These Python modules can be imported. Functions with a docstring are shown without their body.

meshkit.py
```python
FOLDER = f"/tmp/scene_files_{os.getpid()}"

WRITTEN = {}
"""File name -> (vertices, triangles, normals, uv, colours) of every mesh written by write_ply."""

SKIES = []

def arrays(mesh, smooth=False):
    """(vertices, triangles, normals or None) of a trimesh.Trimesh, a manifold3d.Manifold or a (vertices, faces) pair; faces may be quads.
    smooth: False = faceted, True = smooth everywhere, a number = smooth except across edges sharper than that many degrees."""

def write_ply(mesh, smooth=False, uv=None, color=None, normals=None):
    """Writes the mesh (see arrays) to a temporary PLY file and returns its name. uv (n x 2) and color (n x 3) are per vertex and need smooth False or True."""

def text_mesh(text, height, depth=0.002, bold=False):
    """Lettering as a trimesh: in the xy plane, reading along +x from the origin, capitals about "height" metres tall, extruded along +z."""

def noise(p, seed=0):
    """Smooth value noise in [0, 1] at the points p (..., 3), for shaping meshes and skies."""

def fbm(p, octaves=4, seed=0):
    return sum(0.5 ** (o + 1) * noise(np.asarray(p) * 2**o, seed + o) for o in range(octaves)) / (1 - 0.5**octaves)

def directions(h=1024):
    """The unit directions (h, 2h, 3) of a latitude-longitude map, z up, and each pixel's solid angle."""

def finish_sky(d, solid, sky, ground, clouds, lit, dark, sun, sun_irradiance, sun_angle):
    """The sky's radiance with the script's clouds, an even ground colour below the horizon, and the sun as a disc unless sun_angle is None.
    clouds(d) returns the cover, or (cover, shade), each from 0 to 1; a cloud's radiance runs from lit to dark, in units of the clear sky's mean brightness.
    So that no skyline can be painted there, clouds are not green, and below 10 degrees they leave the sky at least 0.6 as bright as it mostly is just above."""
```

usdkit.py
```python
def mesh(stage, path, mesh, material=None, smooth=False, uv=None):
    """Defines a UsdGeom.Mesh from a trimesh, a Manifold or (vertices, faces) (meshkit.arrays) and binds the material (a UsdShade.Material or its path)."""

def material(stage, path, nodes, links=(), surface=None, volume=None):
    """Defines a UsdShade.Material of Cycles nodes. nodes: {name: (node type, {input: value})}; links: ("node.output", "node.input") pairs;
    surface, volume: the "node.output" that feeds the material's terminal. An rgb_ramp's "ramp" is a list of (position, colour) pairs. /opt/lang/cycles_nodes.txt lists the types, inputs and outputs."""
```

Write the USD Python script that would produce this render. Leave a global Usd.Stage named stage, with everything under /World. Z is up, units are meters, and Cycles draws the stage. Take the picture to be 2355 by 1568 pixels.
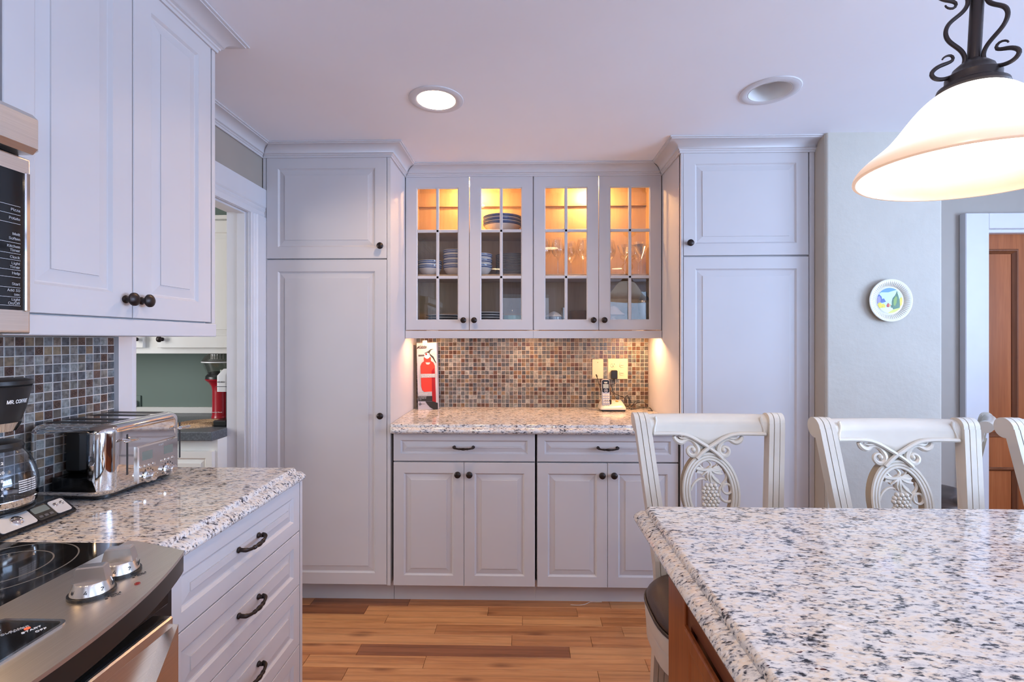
import math, random
import numpy as np
import trimesh
import shapely.geometry as sg
from shapely import affinity
import usdkit, meshkit
from pxr import Usd, UsdGeom, UsdLux, UsdShade, Gf, Sdf, Vt

stage = Usd.Stage.CreateInMemory()
UsdGeom.SetStageUpAxis(stage, UsdGeom.Tokens.z)
UsdGeom.SetStageMetersPerUnit(stage, 1.0)
UsdGeom.Xform.Define(stage, '/World')
UsdGeom.Scope.Define(stage, '/World/Looks')

# ---------------------------------------------------------------- camera, sky, daylight, exposure
EYE_Z, YAW, FPX = 1.336, 1.25, 1110.0
cam = UsdGeom.Camera.Define(stage, '/World/camera')
cam.AddTranslateOp().Set((0, 0, EYE_Z))
cam.AddRotateZOp().Set(YAW)
cam.AddRotateXOp().Set(90.0)
cam.CreateHorizontalApertureAttr(36.0)
cam.CreateFocalLengthAttr(36.0 * FPX / 2355)
cam.CreateVerticalApertureOffsetAttr(-4.0 / 2355 * 36.0)
cam.CreateClippingRangeAttr((0.02, 100))
cam.CreateExposureAttr(0.15)

WARM = (1.0, 0.60, 0.27)         # lamps
def light(kind, path, pos, rot, color, power, **kw):
    l = getattr(UsdLux, kind).Define(stage, path)
    l.AddTranslateOp().Set(pos)
    l.AddRotateXYZOp().Set(rot)
    l.CreateColorAttr(color)
    l.CreateIntensityAttr(power)
    for k, v in kw.items():
        getattr(l, f'Create{k}Attr')(v)
    return l
dome = UsdLux.DomeLight.Define(stage, '/World/sky')
dome.CreateColorAttr((0.62, 0.76, 1.0)); dome.CreateIntensityAttr(0.25)
# daylight standing in the window openings (rear wall, right wall, pantry room), much of it thrown up by bright ground outside
light('RectLight', '/World/rear_window_daylight', (2.55, -2.86, 1.16), (96, 0, 0), (.52, .70, 1.0), 3.6, Width=2.5, Height=2.0)
light('RectLight', '/World/rear_small_window_daylight', (0.05, -2.86, 1.55), (120, 0, 0), (.52, .62, .86), 1.9, Width=0.9, Height=1.2)
light('RectLight', '/World/right_window_daylight', (4.26, 0.2, 1.5), (0, 130, 0), (.49, .68, 1.0), 25.0, Width=1.3, Height=2.2)
light('RectLight', '/World/pantry_room_window_daylight', (-3.16, 1.3, 1.5), (0, -90, 0), (1.0, .97, .95), 9.5, Width=1.1, Height=0.8)

# ---------------------------------------------------------------- helpers
_c, _s = math.cos(math.radians(YAW)), math.sin(math.radians(YAW))
def at(u, v, Y):
    """the point of the vertical plane y = Y that the photograph shows at pixel (u, v): (x, z)"""
    t = (u - 1177.5) / FPX
    X = Y * (t * _c - _s) / (_c + t * _s)
    return X, EYE_Z - (v - 780) / FPX * (-X * _s + Y * _c)
used = {}
def numbered(path):
    n = used.get(path, 0); used[path] = n + 1
    return path if n == 0 else f'{path}_{n:03d}'
def P(x):
    return str(x.GetPath()) if hasattr(x, 'GetPath') else x
M = {}
def obj(name, mesh, mat, parent=None, smooth=30):
    path = numbered((P(parent) if parent is not None else '/World') + '/' + name)
    return usdkit.mesh(stage, path, mesh, M[mat], smooth=smooth).GetPrim()
def tag(p, label=None, cat=None, group=None, kind=None):
    for k, v in (('label', label), ('category', cat), ('group', group), ('kind', kind)):
        if v: p.SetCustomDataByKey(k, v)
    return p
def thing(name, label, cat, loc=(0, 0, 0), rz=0, group=None, kind=None):
    x = UsdGeom.Xform.Define(stage, numbered('/World/' + name))
    x.AddTranslateOp().Set(tuple(map(float, loc))); x.AddRotateZOp().Set(float(rz))
    return tag(x.GetPrim(), label, cat, group, kind)
def dup(root, loc, rz=0, label=None, group=None, name=None, scale=None, category=None):
    x = UsdGeom.Xform.Define(stage, numbered('/World/' + (name or root.GetName().rstrip('0123456789').rstrip('_'))))
    p = x.GetPrim()
    p.GetReferences().AddInternalReference(root.GetPath()); p.SetInstanceable(True)
    for op, val in (('xformOp:translate', Gf.Vec3d(*map(float, loc))), ('xformOp:rotateZ', float(rz))):
        p.GetAttribute(op).Set(val)
    if scale: x.AddScaleOp().Set((scale,) * 3)
    was = root.GetCustomData()
    return tag(p, label or was.get('label'), category or was.get('category'), group or was.get('group'))
def struct(name, mesh, mat, label=None, smooth=30):
    return tag(obj(name, mesh, mat, None, smooth), label, None, None, 'structure')

T4 = trimesh.transformations
def cat(*ms):
    return trimesh.util.concatenate([m for m in ms])
def box(x0, x1, y0, y1, z0, z1):
    m = trimesh.creation.box((abs(x1 - x0), abs(y1 - y0), abs(z1 - z0)))
    m.apply_translation(((x0 + x1) / 2, (y0 + y1) / 2, (z0 + z1) / 2)); return m
def cbox(x0, x1, y0, y1, z0, z1, b=0.002):
    pts = []
    for sx, x in ((1, x0), (-1, x1)):
        for sy, y in ((1, y0), (-1, y1)):
            for sz, z in ((1, z0), (-1, z1)):
                pts += [(x, y + sy * b, z + sz * b), (x + sx * b, y, z + sz * b), (x + sx * b, y + sy * b, z)]
    return trimesh.Trimesh(np.array(pts)).convex_hull
def move(m, x=0, y=0, z=0, rz=0, rx=0, ry=0):
    m = m.copy()
    for a, ax in ((rx, (1, 0, 0)), (ry, (0, 1, 0)), (rz, (0, 0, 1))):
        if a: m.apply_transform(T4.rotation_matrix(math.radians(a), ax))
    m.apply_translation((x, y, z)); return m
def lathe(prof, n=32, x=0, y=0, z=0, closed=False):
    """profile of (r, z), bottom to top on the outside"""
    m = trimesh.creation.revolve(np.array(prof, float), sections=n)
    m.apply_translation((x, y, z)); return m
def tube(pts, r, sides=8, cap=True):
    p = np.asarray(pts, float); n = len(p); r = np.broadcast_to(r, (n,))
    t = np.gradient(p, axis=0); t /= np.linalg.norm(t, axis=1, keepdims=True) + 1e-12
    a0 = np.array([0, 0, 1.0]) if abs(t[0][2]) < 0.9 else np.array([1.0, 0, 0])
    A = []
    for i in range(n):
        a0 = a0 - t[i] * a0.dot(t[i]); a0 = a0 / (np.linalg.norm(a0) + 1e-12); A.append(a0)
    A = np.array(A); B = np.cross(t, A); g = np.arange(sides) * 2 * np.pi / sides
    v = (p[:, None] + r[:, None, None] * (np.cos(g)[None, :, None] * A[:, None] + np.sin(g)[None, :, None] * B[:, None])).reshape(-1, 3)
    f = []
    for i in range(n - 1):
        for j in range(sides):
            k = (j + 1) % sides
            f += [(i * sides + j, i * sides + k, (i + 1) * sides + k), (i * sides + j, (i + 1) * sides + k, (i + 1) * sides + j)]
    if cap:
        v = np.vstack([v, p[0] - t[0] * r[0] * .3, p[-1] + t[-1] * r[-1] * .3]); c0, c1 = len(v) - 2, len(v) - 1
        for j in range(sides):
            k = (j + 1) % sides
            f += [(c0, k, j), (c1, (n - 1) * sides + j, (n - 1) * sides + k)]
    return trimesh.Trimesh(v, np.array(f), process=False)
def spline(pts, n=40):
    from scipy.interpolate import CubicSpline
    p = np.asarray(pts, float); d = np.r_[0, np.cumsum(np.linalg.norm(np.diff(p, axis=0), axis=1))]
    return CubicSpline(d, p)(np.linspace(0, d[-1], n))
def grid(V, closed_u=False, closed_v=False, cap=False):
    """V: (nu, nv, 3) grid of points to a mesh"""
    nu, nv = V.shape[:2]; f = []
    for i in range(nu - (0 if closed_u else 1)):
        for j in range(nv - (0 if closed_v else 1)):
            a, b = i * nv + j, i * nv + (j + 1) % nv
            c, d = ((i + 1) % nu) * nv + (j + 1) % nv, ((i + 1) % nu) * nv + j
            f += [(a, b, c), (a, c, d)]
    v = V.reshape(-1, 3)
    if cap:
        v = np.vstack([v, V[0].mean(0), V[-1].mean(0)]); c0, c1 = len(v) - 2, len(v) - 1
        for j in range(nv):
            k = (j + 1) % nv
            f += [(c0, k, j), (c1, (nu - 1) * nv + j, (nu - 1) * nv + k)]
    m = trimesh.Trimesh(v, np.array(f), process=False)
    if m.volume < 0: m.invert()
    return m
def rrect(x0, x1, y0, y1, r, seg=4):
    """rounded rectangle, counter-clockwise"""
    out = []
    for cx, cy, a in ((x1 - r, y1 - r, 0), (x0 + r, y1 - r, 90), (x0 + r, y0 + r, 180), (x1 - r, y0 + r, 270)):
        for k in range(seg + 1):
            g = math.radians(a + 90 * k / seg); out.append((cx + r * math.cos(g), cy + r * math.sin(g)))
    return np.array(out)
def loft(rings, cap=True):
    """rings: list of (n,3)"""
    return grid(np.array(rings), closed_v=True, cap=cap)
def rect_rings(w, h, rings, closed=False):
    """nested rectangles (inset, depth y) seen from -y; x from 0 to w, z from 0 to h"""
    v, f = [], []
    for i, y in rings: v += [(i, y, i), (w - i, y, i), (w - i, y, h - i), (i, y, h - i)]
    n = len(rings)
    for k in range(n - (0 if closed else 1)):
        for j in range(4):
            a, b = k * 4 + j, k * 4 + (j + 1) % 4
            c, d = ((k + 1) % n) * 4 + (j + 1) % 4, ((k + 1) % n) * 4 + j
            f += [(a, b, c), (a, c, d)]
    if not closed:
        e = (n - 1) * 4; f += [(e, e + 1, e + 2), (e, e + 2, e + 3), (0, 2, 1), (0, 3, 2)]
    return trimesh.Trimesh(np.array(v, float), np.array(f), process=False)
def panel_door(w, h, fw=0.058, t=0.02, slope=0.026):
    s = slope
    return rect_rings(w, h, [(0, t), (0, .0015), (.0015, 0), (fw, 0), (fw + .006, .0065), (fw + .009, .0075), (fw + .009 + s, .0035), (fw + .0095 + s, .0008)])
def sweep(prof, path, i0, i1):
    """profile (d outwards to the right of travel, z) swept along path[i0..i1], mitred by the whole path"""
    p = np.array(path, float); V = []
    for i in range(i0, i1 + 1):
        ns = []
        for a, b in ((i - 1, i), (i, i + 1)):
            if 0 <= a and b < len(p):
                d = p[b] - p[a]; d /= np.linalg.norm(d); ns.append(np.array([d[1], -d[0]]))
        m = ns[0] if len(ns) == 1 else (ns[0] + ns[1]) / (1 + ns[0].dot(ns[1]))
        V.append([(p[i][0] + m[0] * d, p[i][1] + m[1] * d, z) for d, z in prof])
    return grid(np.array(V), closed_v=True, cap=True)
def extrude_xz(poly, y0, y1):
    """a shapely polygon in the x-z plane, from depth y0 (front) to y1"""
    ms = []
    for g in getattr(poly, 'geoms', [poly]):
        if g.is_empty or g.geom_type != 'Polygon': continue
        m = trimesh.creation.extrude_polygon(g, abs(y1 - y0), engine='earcut')
        v = m.vertices.copy(); m.vertices = np.c_[v[:, 0], y1 - v[:, 2], v[:, 1]]; ms.append(m)
    m = cat(*ms)
    if m.volume < 0: m.invert()
    return m
def text(s, height, x=0, y=0, z=0, rz=0, depth=0.0006, center=True, bold=False):
    m = meshkit.text_mesh(s, height, depth, bold)
    if center: m.apply_translation((-(m.bounds[0][0] + m.bounds[1][0]) / 2, 0, 0))
    m.apply_transform(T4.rotation_matrix(math.pi / 2, (1, 0, 0)))
    return move(m, x, y, z, rz)
def ball(x, y, z, r, sub=2, sz=None):
    m = trimesh.creation.icosphere(sub, r)
    if sz: m.vertices *= sz
    m.apply_translation((x, y, z)); return m
def ell(cx, cz, a, b, n=40):
    return sg.Polygon([(cx + a * math.cos(k * 2 * math.pi / n), cz + b * math.sin(k * 2 * math.pi / n)) for k in range(n)])
# ---------------------------------------------------------------- materials
def mat(name, nodes, links, surface='p.BSDF'):
    M[name] = usdkit.material(stage, '/World/Looks/' + name, nodes, links, surface=surface)
def plain(name, col, rough=.5, metal=0.0, var=0.0, scale=6.0, bump=0.0, bscale=200.0, bdist=.001, **kw):
    n = {'p': ('principled_bsdf', dict(base_color=col, roughness=rough, metallic=metal, **kw))}
    l = []
    if var or bump: n['g'] = ('geometry', {})
    if var:
        n['n'] = ('noise_texture', dict(scale=scale, detail=3.0))
        n['r'] = ('rgb_ramp', dict(ramp=[(0.3, tuple(c * (1 - var) for c in col)), (0.7, tuple(min(1, c * (1 + var)) for c in col))]))
        l += [('g.position', 'n.vector'), ('n.fac', 'r.fac'), ('r.color', 'p.base_color')]
    if bump:
        n['bn'] = ('noise_texture', dict(scale=bscale, detail=3.0)); n['b'] = ('bump', dict(strength=bump, distance=bdist))
        l += [('g.position', 'bn.vector'), ('bn.fac', 'b.height'), ('b.normal', 'p.normal')]
    mat(name, n, l)
plain('cabinet_paint', (.57, .545, .56), .46, specular_ior_level=.32, var=.015, scale=4, bump=.05, bscale=90)
plain('trim_paint', (.62, .61, .64), .42, var=.02, scale=9, bump=.08, bscale=60)
plain('pantry_paint', (.78, .77, .74), .42)
plain('ceiling_paint', (.81, .815, .87), .75, var=.015, scale=2, bump=.15, bscale=45, bdist=.002)
plain('taupe_wall', (.36, .315, .275), .6, var=.02, bump=.1, bscale=120)
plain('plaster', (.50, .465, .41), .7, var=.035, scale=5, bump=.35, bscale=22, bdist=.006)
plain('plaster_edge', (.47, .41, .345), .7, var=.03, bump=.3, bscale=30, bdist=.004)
plain('teal_wall', (.17, .235, .205), .6)
plain('plain_wall', (.50, .46, .42), .7)
plain('grout', (.56, .52, .49), .85, var=.05, scale=80)
plain('bronze', (.035, .026, .024), .38, .7, var=.3, scale=60)
plain('iron', (.055, .045, .045), .42, .6)
plain('black_plastic', (.012, .012, .013), .32)
plain('black_gloss', (.008, .008, .009), .06)
plain('dark_trim', (.03, .022, .018), .25, .5)
plain('gap_dark', (.02, .018, .017), .8)
plain('white_plastic', (.72, .72, .72), .35)
plain('ivory_plastic', (.80, .70, .50), .35)
plain('almond_plastic', (.72, .64, .50), .4)
plain('silver_plastic', (.55, .55, .56), .3, .35)
plain('chrome', (.78, .77, .76), .045, 1.0)
plain('satin_steel', (.74, .70, .66), .24, 1.0)
plain('polished_steel', (.70, .67, .64), .10, 1.0)
plain('grey_print', (.42, .43, .46), .5)
plain('white_print', (.82, .82, .84), .5)
plain('burner_print', (.16, .155, .15), .3)
plain('black_print', (.02, .02, .022), .5)
plain('dark_grey_print', (.07, .07, .08), .5)
plain('red_print', (.62, .02, .02), .4)
plain('bright_red_print', (.78, .045, .03), .4)
plain('deep_red_print', (.33, .008, .015), .4)
plain('red_plastic', (.42, .008, .022), .25)
plain('carton', (.50, .47, .52), .5)
plain('lcd', (.16, .18, .16), .2)
plain('phone_lcd', (.30, .36, .38), .3)
plain('phone_body', (.70, .66, .60), .35, .1)
plain('key_silver', (.48, .49, .56), .35, .2)
plain('brass', (.75, .55, .22), .2, 1.0)
plain('blue_grey_stone', (.10, .11, .125), .35, var=.35, scale=150)
plain('leather', (.060, .032, .022), .38, bump=.25, bscale=260, bdist=.0008)
plain('leather_piping', (.035, .020, .015), .4)
plain('chair_paint', (.68, .645, .575), .28, var=.03, scale=14, bump=.04, bscale=50)
plain('chair_groove', (.34, .28, .20), .5)
plain('porcelain', (.72, .71, .68), .12)
plain('stoneware', (.62, .60, .57), .15)
plain('blue_band', (.03, .07, .21), .12)
plain('grey_band', (.10, .10, .12), .2)
plain('teal_glass', (.16, .36, .38), .08)
plain('dark_plate', (.05, .055, .06), .15)
plain('pink_glass', (.68, .50, .40), .3)
plain('blue_glass', (.36, .46, .56), .1)
plain('amber_glass', (.16, .085, .045), .08)
plain('steel_shaker', (.30, .33, .36), .22, .9)
plain('shaker_cap', (.02, .04, .06), .35)
plain('spoon_wood', (.62, .36, .20), .5)
plain('woven_straw', (.50, .33, .19), .8, var=.5, scale=220, bump=.8, bscale=220, bdist=.004)
plain('plate_cream', (.72, .69, .60), .22)
for nm, c in dict(sky_blue=(.12, .30, .72), pale_sky=(.55, .70, .88), mountain_blue=(.07, .12, .38), mountain_mauve=(.30, .27, .45), bush_yellow=(.78, .62, .03), barn_red=(.50, .03, .02), tree_green=(.05, .16, .07), leaf_green=(.20, .33, .03),
                  field_yellow=(.62, .60, .09), field_pale=(.68, .66, .45), orange_roof=(.75, .33, .12)).items(): plain('painted_' + nm, c, .25)
plain('bulb_glow', (1, .9, .75), .4, emission_color=(1.0, .80, .55), emission_strength=14.0)
plain('xenon_glow', (1, .9, .7), .4, emission_color=(1.0, .55, .21), emission_strength=1150.0)
plain('soft_bulb', (1, .9, .75), .4, emission_color=(1.0, .82, .62), emission_strength=3.0)
plain('can_glow', (.9, .85, .8), .4, emission_color=(1.0, .74, .48), emission_strength=3.2)
plain('lens_frost', (.5, .52, .55), .3)
plain('red_lamp', (.20, .005, .005), .2)
plain('red_led', (.6, .05, .02), .3, emission_color=(1, .12, .05), emission_strength=1.0)

# brushed steel: fine streaks along y
mat('brushed_steel', {'g': ('geometry', {}), 'm': ('mapping', dict(scale=(1400., 9., 1400.))), 'n': ('noise_texture', dict(scale=1.0, detail=2.0)),
    'r': ('rgb_ramp', dict(ramp=[(.2, (.68, .635, .585)), (.8, (.72, .675, .625))])), 'q': ('map_range', dict(from_min=.2, from_max=.8, to_min=.31, to_max=.335)),
    'p': ('principled_bsdf', dict(metallic=1.0, roughness=.3, anisotropic=.4))},
    [('g.position', 'm.vector'), ('m.vector', 'n.vector'), ('n.fac', 'r.fac'), ('r.color', 'p.base_color'), ('n.fac', 'q.value'), ('q.result', 'p.roughness')])
# granite: cream and grey ground with elongated blue-black and garnet flecks
def granite():
    n = {'g': ('geometry', {}), 'm': ('mapping', dict(scale=(.45, 1.0, 1.0), rotation=(0, 0, .12))),
         'n0': ('noise_texture', dict(scale=60.0, detail=5.0, roughness=.6)),
         'r0': ('rgb_ramp', dict(ramp=[(.30, (.38, .385, .43)), (.40, (.60, .60, .62)), (.48, (.68, .67, .67)), (.565, (.68, .595, .51)), (.62, (.62, .60, .60)), (.70, (.78, .77, .77))])),
         'n1': ('noise_texture', dict(scale=170.0, detail=4.0, roughness=.60, distortion=.3)), 'n3': ('noise_texture', dict(scale=24.0, detail=2.0)),
         'ma': ('math', dict(math_type='multiply_add', value2=.30)),
         'r1': ('rgb_ramp', dict(ramp=[(.0, (.012, .014, .02)), (.478, (.03, .034, .045)), (.522, (.16, .17, .205)), (.56, (.48, .49, .54)), (.60, (.74, .75, .78)), (.67, (1, 1, 1))])),
         'n2': ('noise_texture', dict(scale=130.0, detail=2.0, roughness=.5)),
         'r2': ('rgb_ramp', dict(ramp=[(0, (.06, .012, .02)), (.27, (.10, .03, .04)), (.31, (1, 1, 1))])),
         'x1': ('mix_color', dict(blend_type='multiply', fac=1.0)), 'x2': ('mix_color', dict(blend_type='multiply', fac=1.0)),
         'p': ('principled_bsdf', dict(roughness=.07, specular_ior_level=.55))}
    mat('granite', n, [('g.position', 'm.vector'), ('m.vector', 'n0.vector'), ('m.vector', 'n1.vector'), ('m.vector', 'n2.vector'), ('g.position', 'n3.vector'), ('n0.fac', 'r0.fac'),
        ('n3.fac', 'ma.value1'), ('n1.fac', 'ma.value3'), ('ma.value', 'r1.fac'), ('n2.fac', 'r2.fac'),
        ('r0.color', 'x1.a'), ('r1.color', 'x1.b'), ('x1.result', 'x2.a'), ('r2.color', 'x2.b'), ('x2.result', 'p.base_color')])
granite()
def wood(name, cols, scale=(2.0, 26.0, 26.0), rough=.35, knots=0.0, rings=.5, spread=.0, spec=.5, bump=.05):
    """grain along the axis with the smallest scale; cols: dark, middle, light"""
    n = {'g': ('geometry', {}), 'o': ('object_info', {}), 'cx': ('combine_xyz', {}), 'k': ('math', dict(math_type='multiply', value2=37.0)), 'k2': ('math', dict(math_type='multiply', value2=91.0)), 'ad': ('math', dict(math_type='add')),
         'v': ('vector_math', dict(math_type='add')), 'm': ('mapping', dict(scale=scale)), 'n': ('noise_texture', dict(scale=1.0, detail=5.0, roughness=.55, distortion=.6)),
         'm2': ('mapping', dict(scale=tuple(s * 6 for s in scale))), 'n2': ('noise_texture', dict(scale=1.0, detail=3.0, roughness=.6)),
         'mx': ('mix_float', dict(fac=.35)), 'r': ('rgb_ramp', dict(ramp=[(.28, cols[0]), (.48, cols[1]), (.70, cols[2])])),
         'w': ('wave_texture', dict(wave_type='bands', bands_direction='y', profile='sine', scale=.42, distortion=7.0, detail=2.0, detail_scale=.6)),
         'wr': ('rgb_ramp', dict(ramp=[(0.0, (1 - rings * .55,) * 3), (.30, (1, 1, 1)), (1, (1, 1, 1))])), 'x': ('mix_color', dict(blend_type='multiply', fac=1.0)),
         'b': ('bump', dict(strength=bump, distance=.001)), 'hs': ('hsv', {}), 'vr': ('map_range', dict(to_min=1 - spread, to_max=1 + spread)),
         'p': ('principled_bsdf', dict(roughness=rough, specular_ior_level=spec))}
    l = [('o.random', 'ad.value1'), ('g.random_per_island', 'ad.value2'), ('ad.value', 'k.value1'), ('ad.value', 'k2.value1'), ('k.value', 'cx.x'), ('k2.value', 'cx.y'), ('g.position', 'v.vector1'), ('cx.vector', 'v.vector2'),
         ('v.vector', 'm.vector'), ('m.vector', 'n.vector'), ('v.vector', 'm2.vector'), ('m2.vector', 'n2.vector'), ('n.fac', 'mx.a'), ('n2.fac', 'mx.b'), ('mx.result', 'r.fac'), ('m.vector', 'w.vector'), ('w.fac', 'wr.fac'),
         ('r.color', 'x.a'), ('wr.color', 'x.b'), ('x.result', 'hs.color'), ('o.random', 'vr.value'), ('vr.result', 'hs.value'), ('mx.result', 'b.height'), ('b.normal', 'p.normal')]
    last = 'hs.color'
    if knots:
        n.update({'km': ('mapping', dict(scale=(1.5, 6.0, 1.0))), 'kn': ('voronoi_texture', dict(scale=1.0, dimensions='2D')), 'kr': ('rgb_ramp', dict(ramp=[(0, (.10, .05, .03)), (.035, (.35, .24, .18)), (.11, (1, 1, 1))])),
                  'nm': ('noise_texture', dict(scale=3.0, detail=2.0)), 'x2': ('mix_color', dict(blend_type='multiply', fac=knots))})
        l += [('v.vector', 'km.vector'), ('km.vector', 'kn.vector'), ('kn.distance', 'kr.fac'), ('hs.color', 'x2.a'), ('kr.color', 'x2.b')]
        last = 'x2.result'
    l.append((last, 'p.base_color'))
    mat(name, n, l)
wood('oak_plank', ((.29, .10, .034), (.47, .185, .066), (.60, .265, .105)), knots=.6, spread=.12, rough=.30, scale=(1.3, 17.0, 17.0), rings=.34)
wood('oak_plank_light', ((.38, .14, .047), (.57, .25, .095), (.70, .34, .14)), knots=.6, spread=.08, rough=.30, scale=(1.3, 17.0, 17.0), rings=.34)
wood('oak_plank_dark', ((.17, .058, .022), (.27, .094, .038), (.35, .13, .053)), knots=.4, spread=.08, rough=.30, scale=(1.3, 17.0, 17.0), rings=.34)
wood('cherry', ((.22, .055, .014), (.30, .08, .02), (.38, .11, .03)), scale=(24.0, 24.0, 1.6), rough=.3, rings=.2)
wood('cherry_dark', ((.11, .026, .012), (.15, .037, .016), (.20, .05, .02)), scale=(24.0, 2.0, 24.0), rough=.3, rings=.2)
wood('fir_door', ((.25, .068, .02), (.36, .105, .032), (.46, .15, .05)), scale=(18.0, 18.0, .8), spec=.25, rough=.38, rings=.3)
wood('fir_moulding', ((.12, .04, .018), (.18, .06, .025), (.24, .085, .035)), scale=(18.0, 18.0, .8), rough=.25, rings=.2)
wood('maple', ((.36, .23, .12), (.43, .285, .155), (.49, .335, .19)), scale=(16.0, 16.0, 1.4), rough=.4, rings=.15)
TP = .02517
def tile_mat(name, ramp, rough, cloud=.5, bump=0.0):
    """one tone per tile: the tone is drawn from the tile's place in the grid"""
    n = {'g': ('geometry', {}), 'of': ('vector_math', dict(math_type='add', vector2=(.66 - .0011, -.0011, -.9145 - .0011 + .0022))), 'sc': ('vector_math', dict(math_type='scale', scale=1 / TP)), 'fl': ('vector_math', dict(math_type='floor')), 'wn': ('white_noise_texture', dict(dimensions='3D')),
         'r': ('rgb_ramp', dict(ramp=ramp, interpolate=False)), 'n': ('noise_texture', dict(scale=70.0, detail=4.0, roughness=.6)),
         'nr': ('rgb_ramp', dict(ramp=[(.3, (1 - cloud,) * 3), (.7, (1 + cloud * .6,) * 3)])), 'x': ('mix_color', dict(blend_type='multiply', fac=1.0, use_clamp=False)),
         'p': ('principled_bsdf', dict(roughness=rough))}
    l = [('g.position', 'of.vector1'), ('of.vector', 'sc.vector1'), ('sc.vector', 'fl.vector1'), ('fl.vector', 'wn.vector'), ('wn.value', 'r.fac'), ('g.position', 'n.vector'), ('n.fac', 'nr.fac'), ('r.color', 'x.a'), ('nr.color', 'x.b'), ('x.result', 'p.base_color')]
    if bump:
        n['v'] = ('voronoi_texture', dict(scale=190.0)); n['b'] = ('bump', dict(strength=bump, distance=.002)); l += [('g.position', 'v.vector'), ('v.distance', 'b.height'), ('b.normal', 'p.normal')]
    mat(name, n, l)
GL = [(0, (.13, .145, .165)), (.12, (.25, .28, .30)), (.22, (.20, .20, .21)), (.32, (.37, .39, .38)), (.42, (.17, .185, .20)), (.52, (.28, .265, .245)), (.62, (.46, .46, .43)), (.70, (.24, .25, .235)), (.80, (.30, .25, .21)), (.90, (.15, .155, .17))]
ST = [(0, (.25, .19, .135)), (.15, (.30, .215, .14)), (.28, (.20, .155, .12)), (.42, (.35, .26, .165)), (.55, (.25, .215, .185)), (.68, (.17, .14, .115)), (.82, (.29, .185, .11)), (.92, (.27, .245, .21))]
GL, ST = ([(q_, tuple(v_ * .72 for v_ in c_)) for q_, c_ in L_] for L_ in (GL, ST))
tile_mat('glass_tile', GL, .24, .62)
tile_mat('stone_tile', ST, .45, .4)
tile_mat('copper_tile', [(0, (.11, .062, .048)), (.5, (.15, .083, .06)), (.75, (.085, .048, .04))], .35, .4, .6)
tile_mat('mixed_tile', [(p * .62, c) for p, c in GL] + [(.62 + p * .25, c) for p, c in ST] + [(.87, (.11, .062, .048)), (.93, (.15, .083, .06))], .2, .45)
# thin clear panes and stemware
def clear(name, tint=(1, 1, 1), rough=.0, power=5.0, base=.04):
    """thin glass: clear with mirror reflections that grow towards grazing angles, the same from both sides"""
    mat(name, {'f': ('layer_weight', dict(blend=.5)), 'pw': ('math', dict(math_type='power', value2=power)), 'ma': ('math', dict(math_type='multiply_add', value2=.9 - base, value3=base)), 't': ('transparent_bsdf', dict(color=tint)), 'gl': ('glossy_bsdf', dict(color=(1, 1, 1), roughness=rough)), 'mx': ('mix_closure', {})},
        [('f.facing', 'pw.value1'), ('pw.value', 'ma.value1'), ('ma.value', 'mx.fac'), ('t.BSDF', 'mx.closure1'), ('gl.BSDF', 'mx.closure2')], 'mx.closure')
clear('pane_glass')
clear('stem_glass', (.98, .98, .97), .04, 1.7, .10)
clear('carafe_glass', (.85, .87, .9), .0, 4.0)
clear('smoke_plastic', (.86, .85, .83), .05, 3.0)
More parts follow.
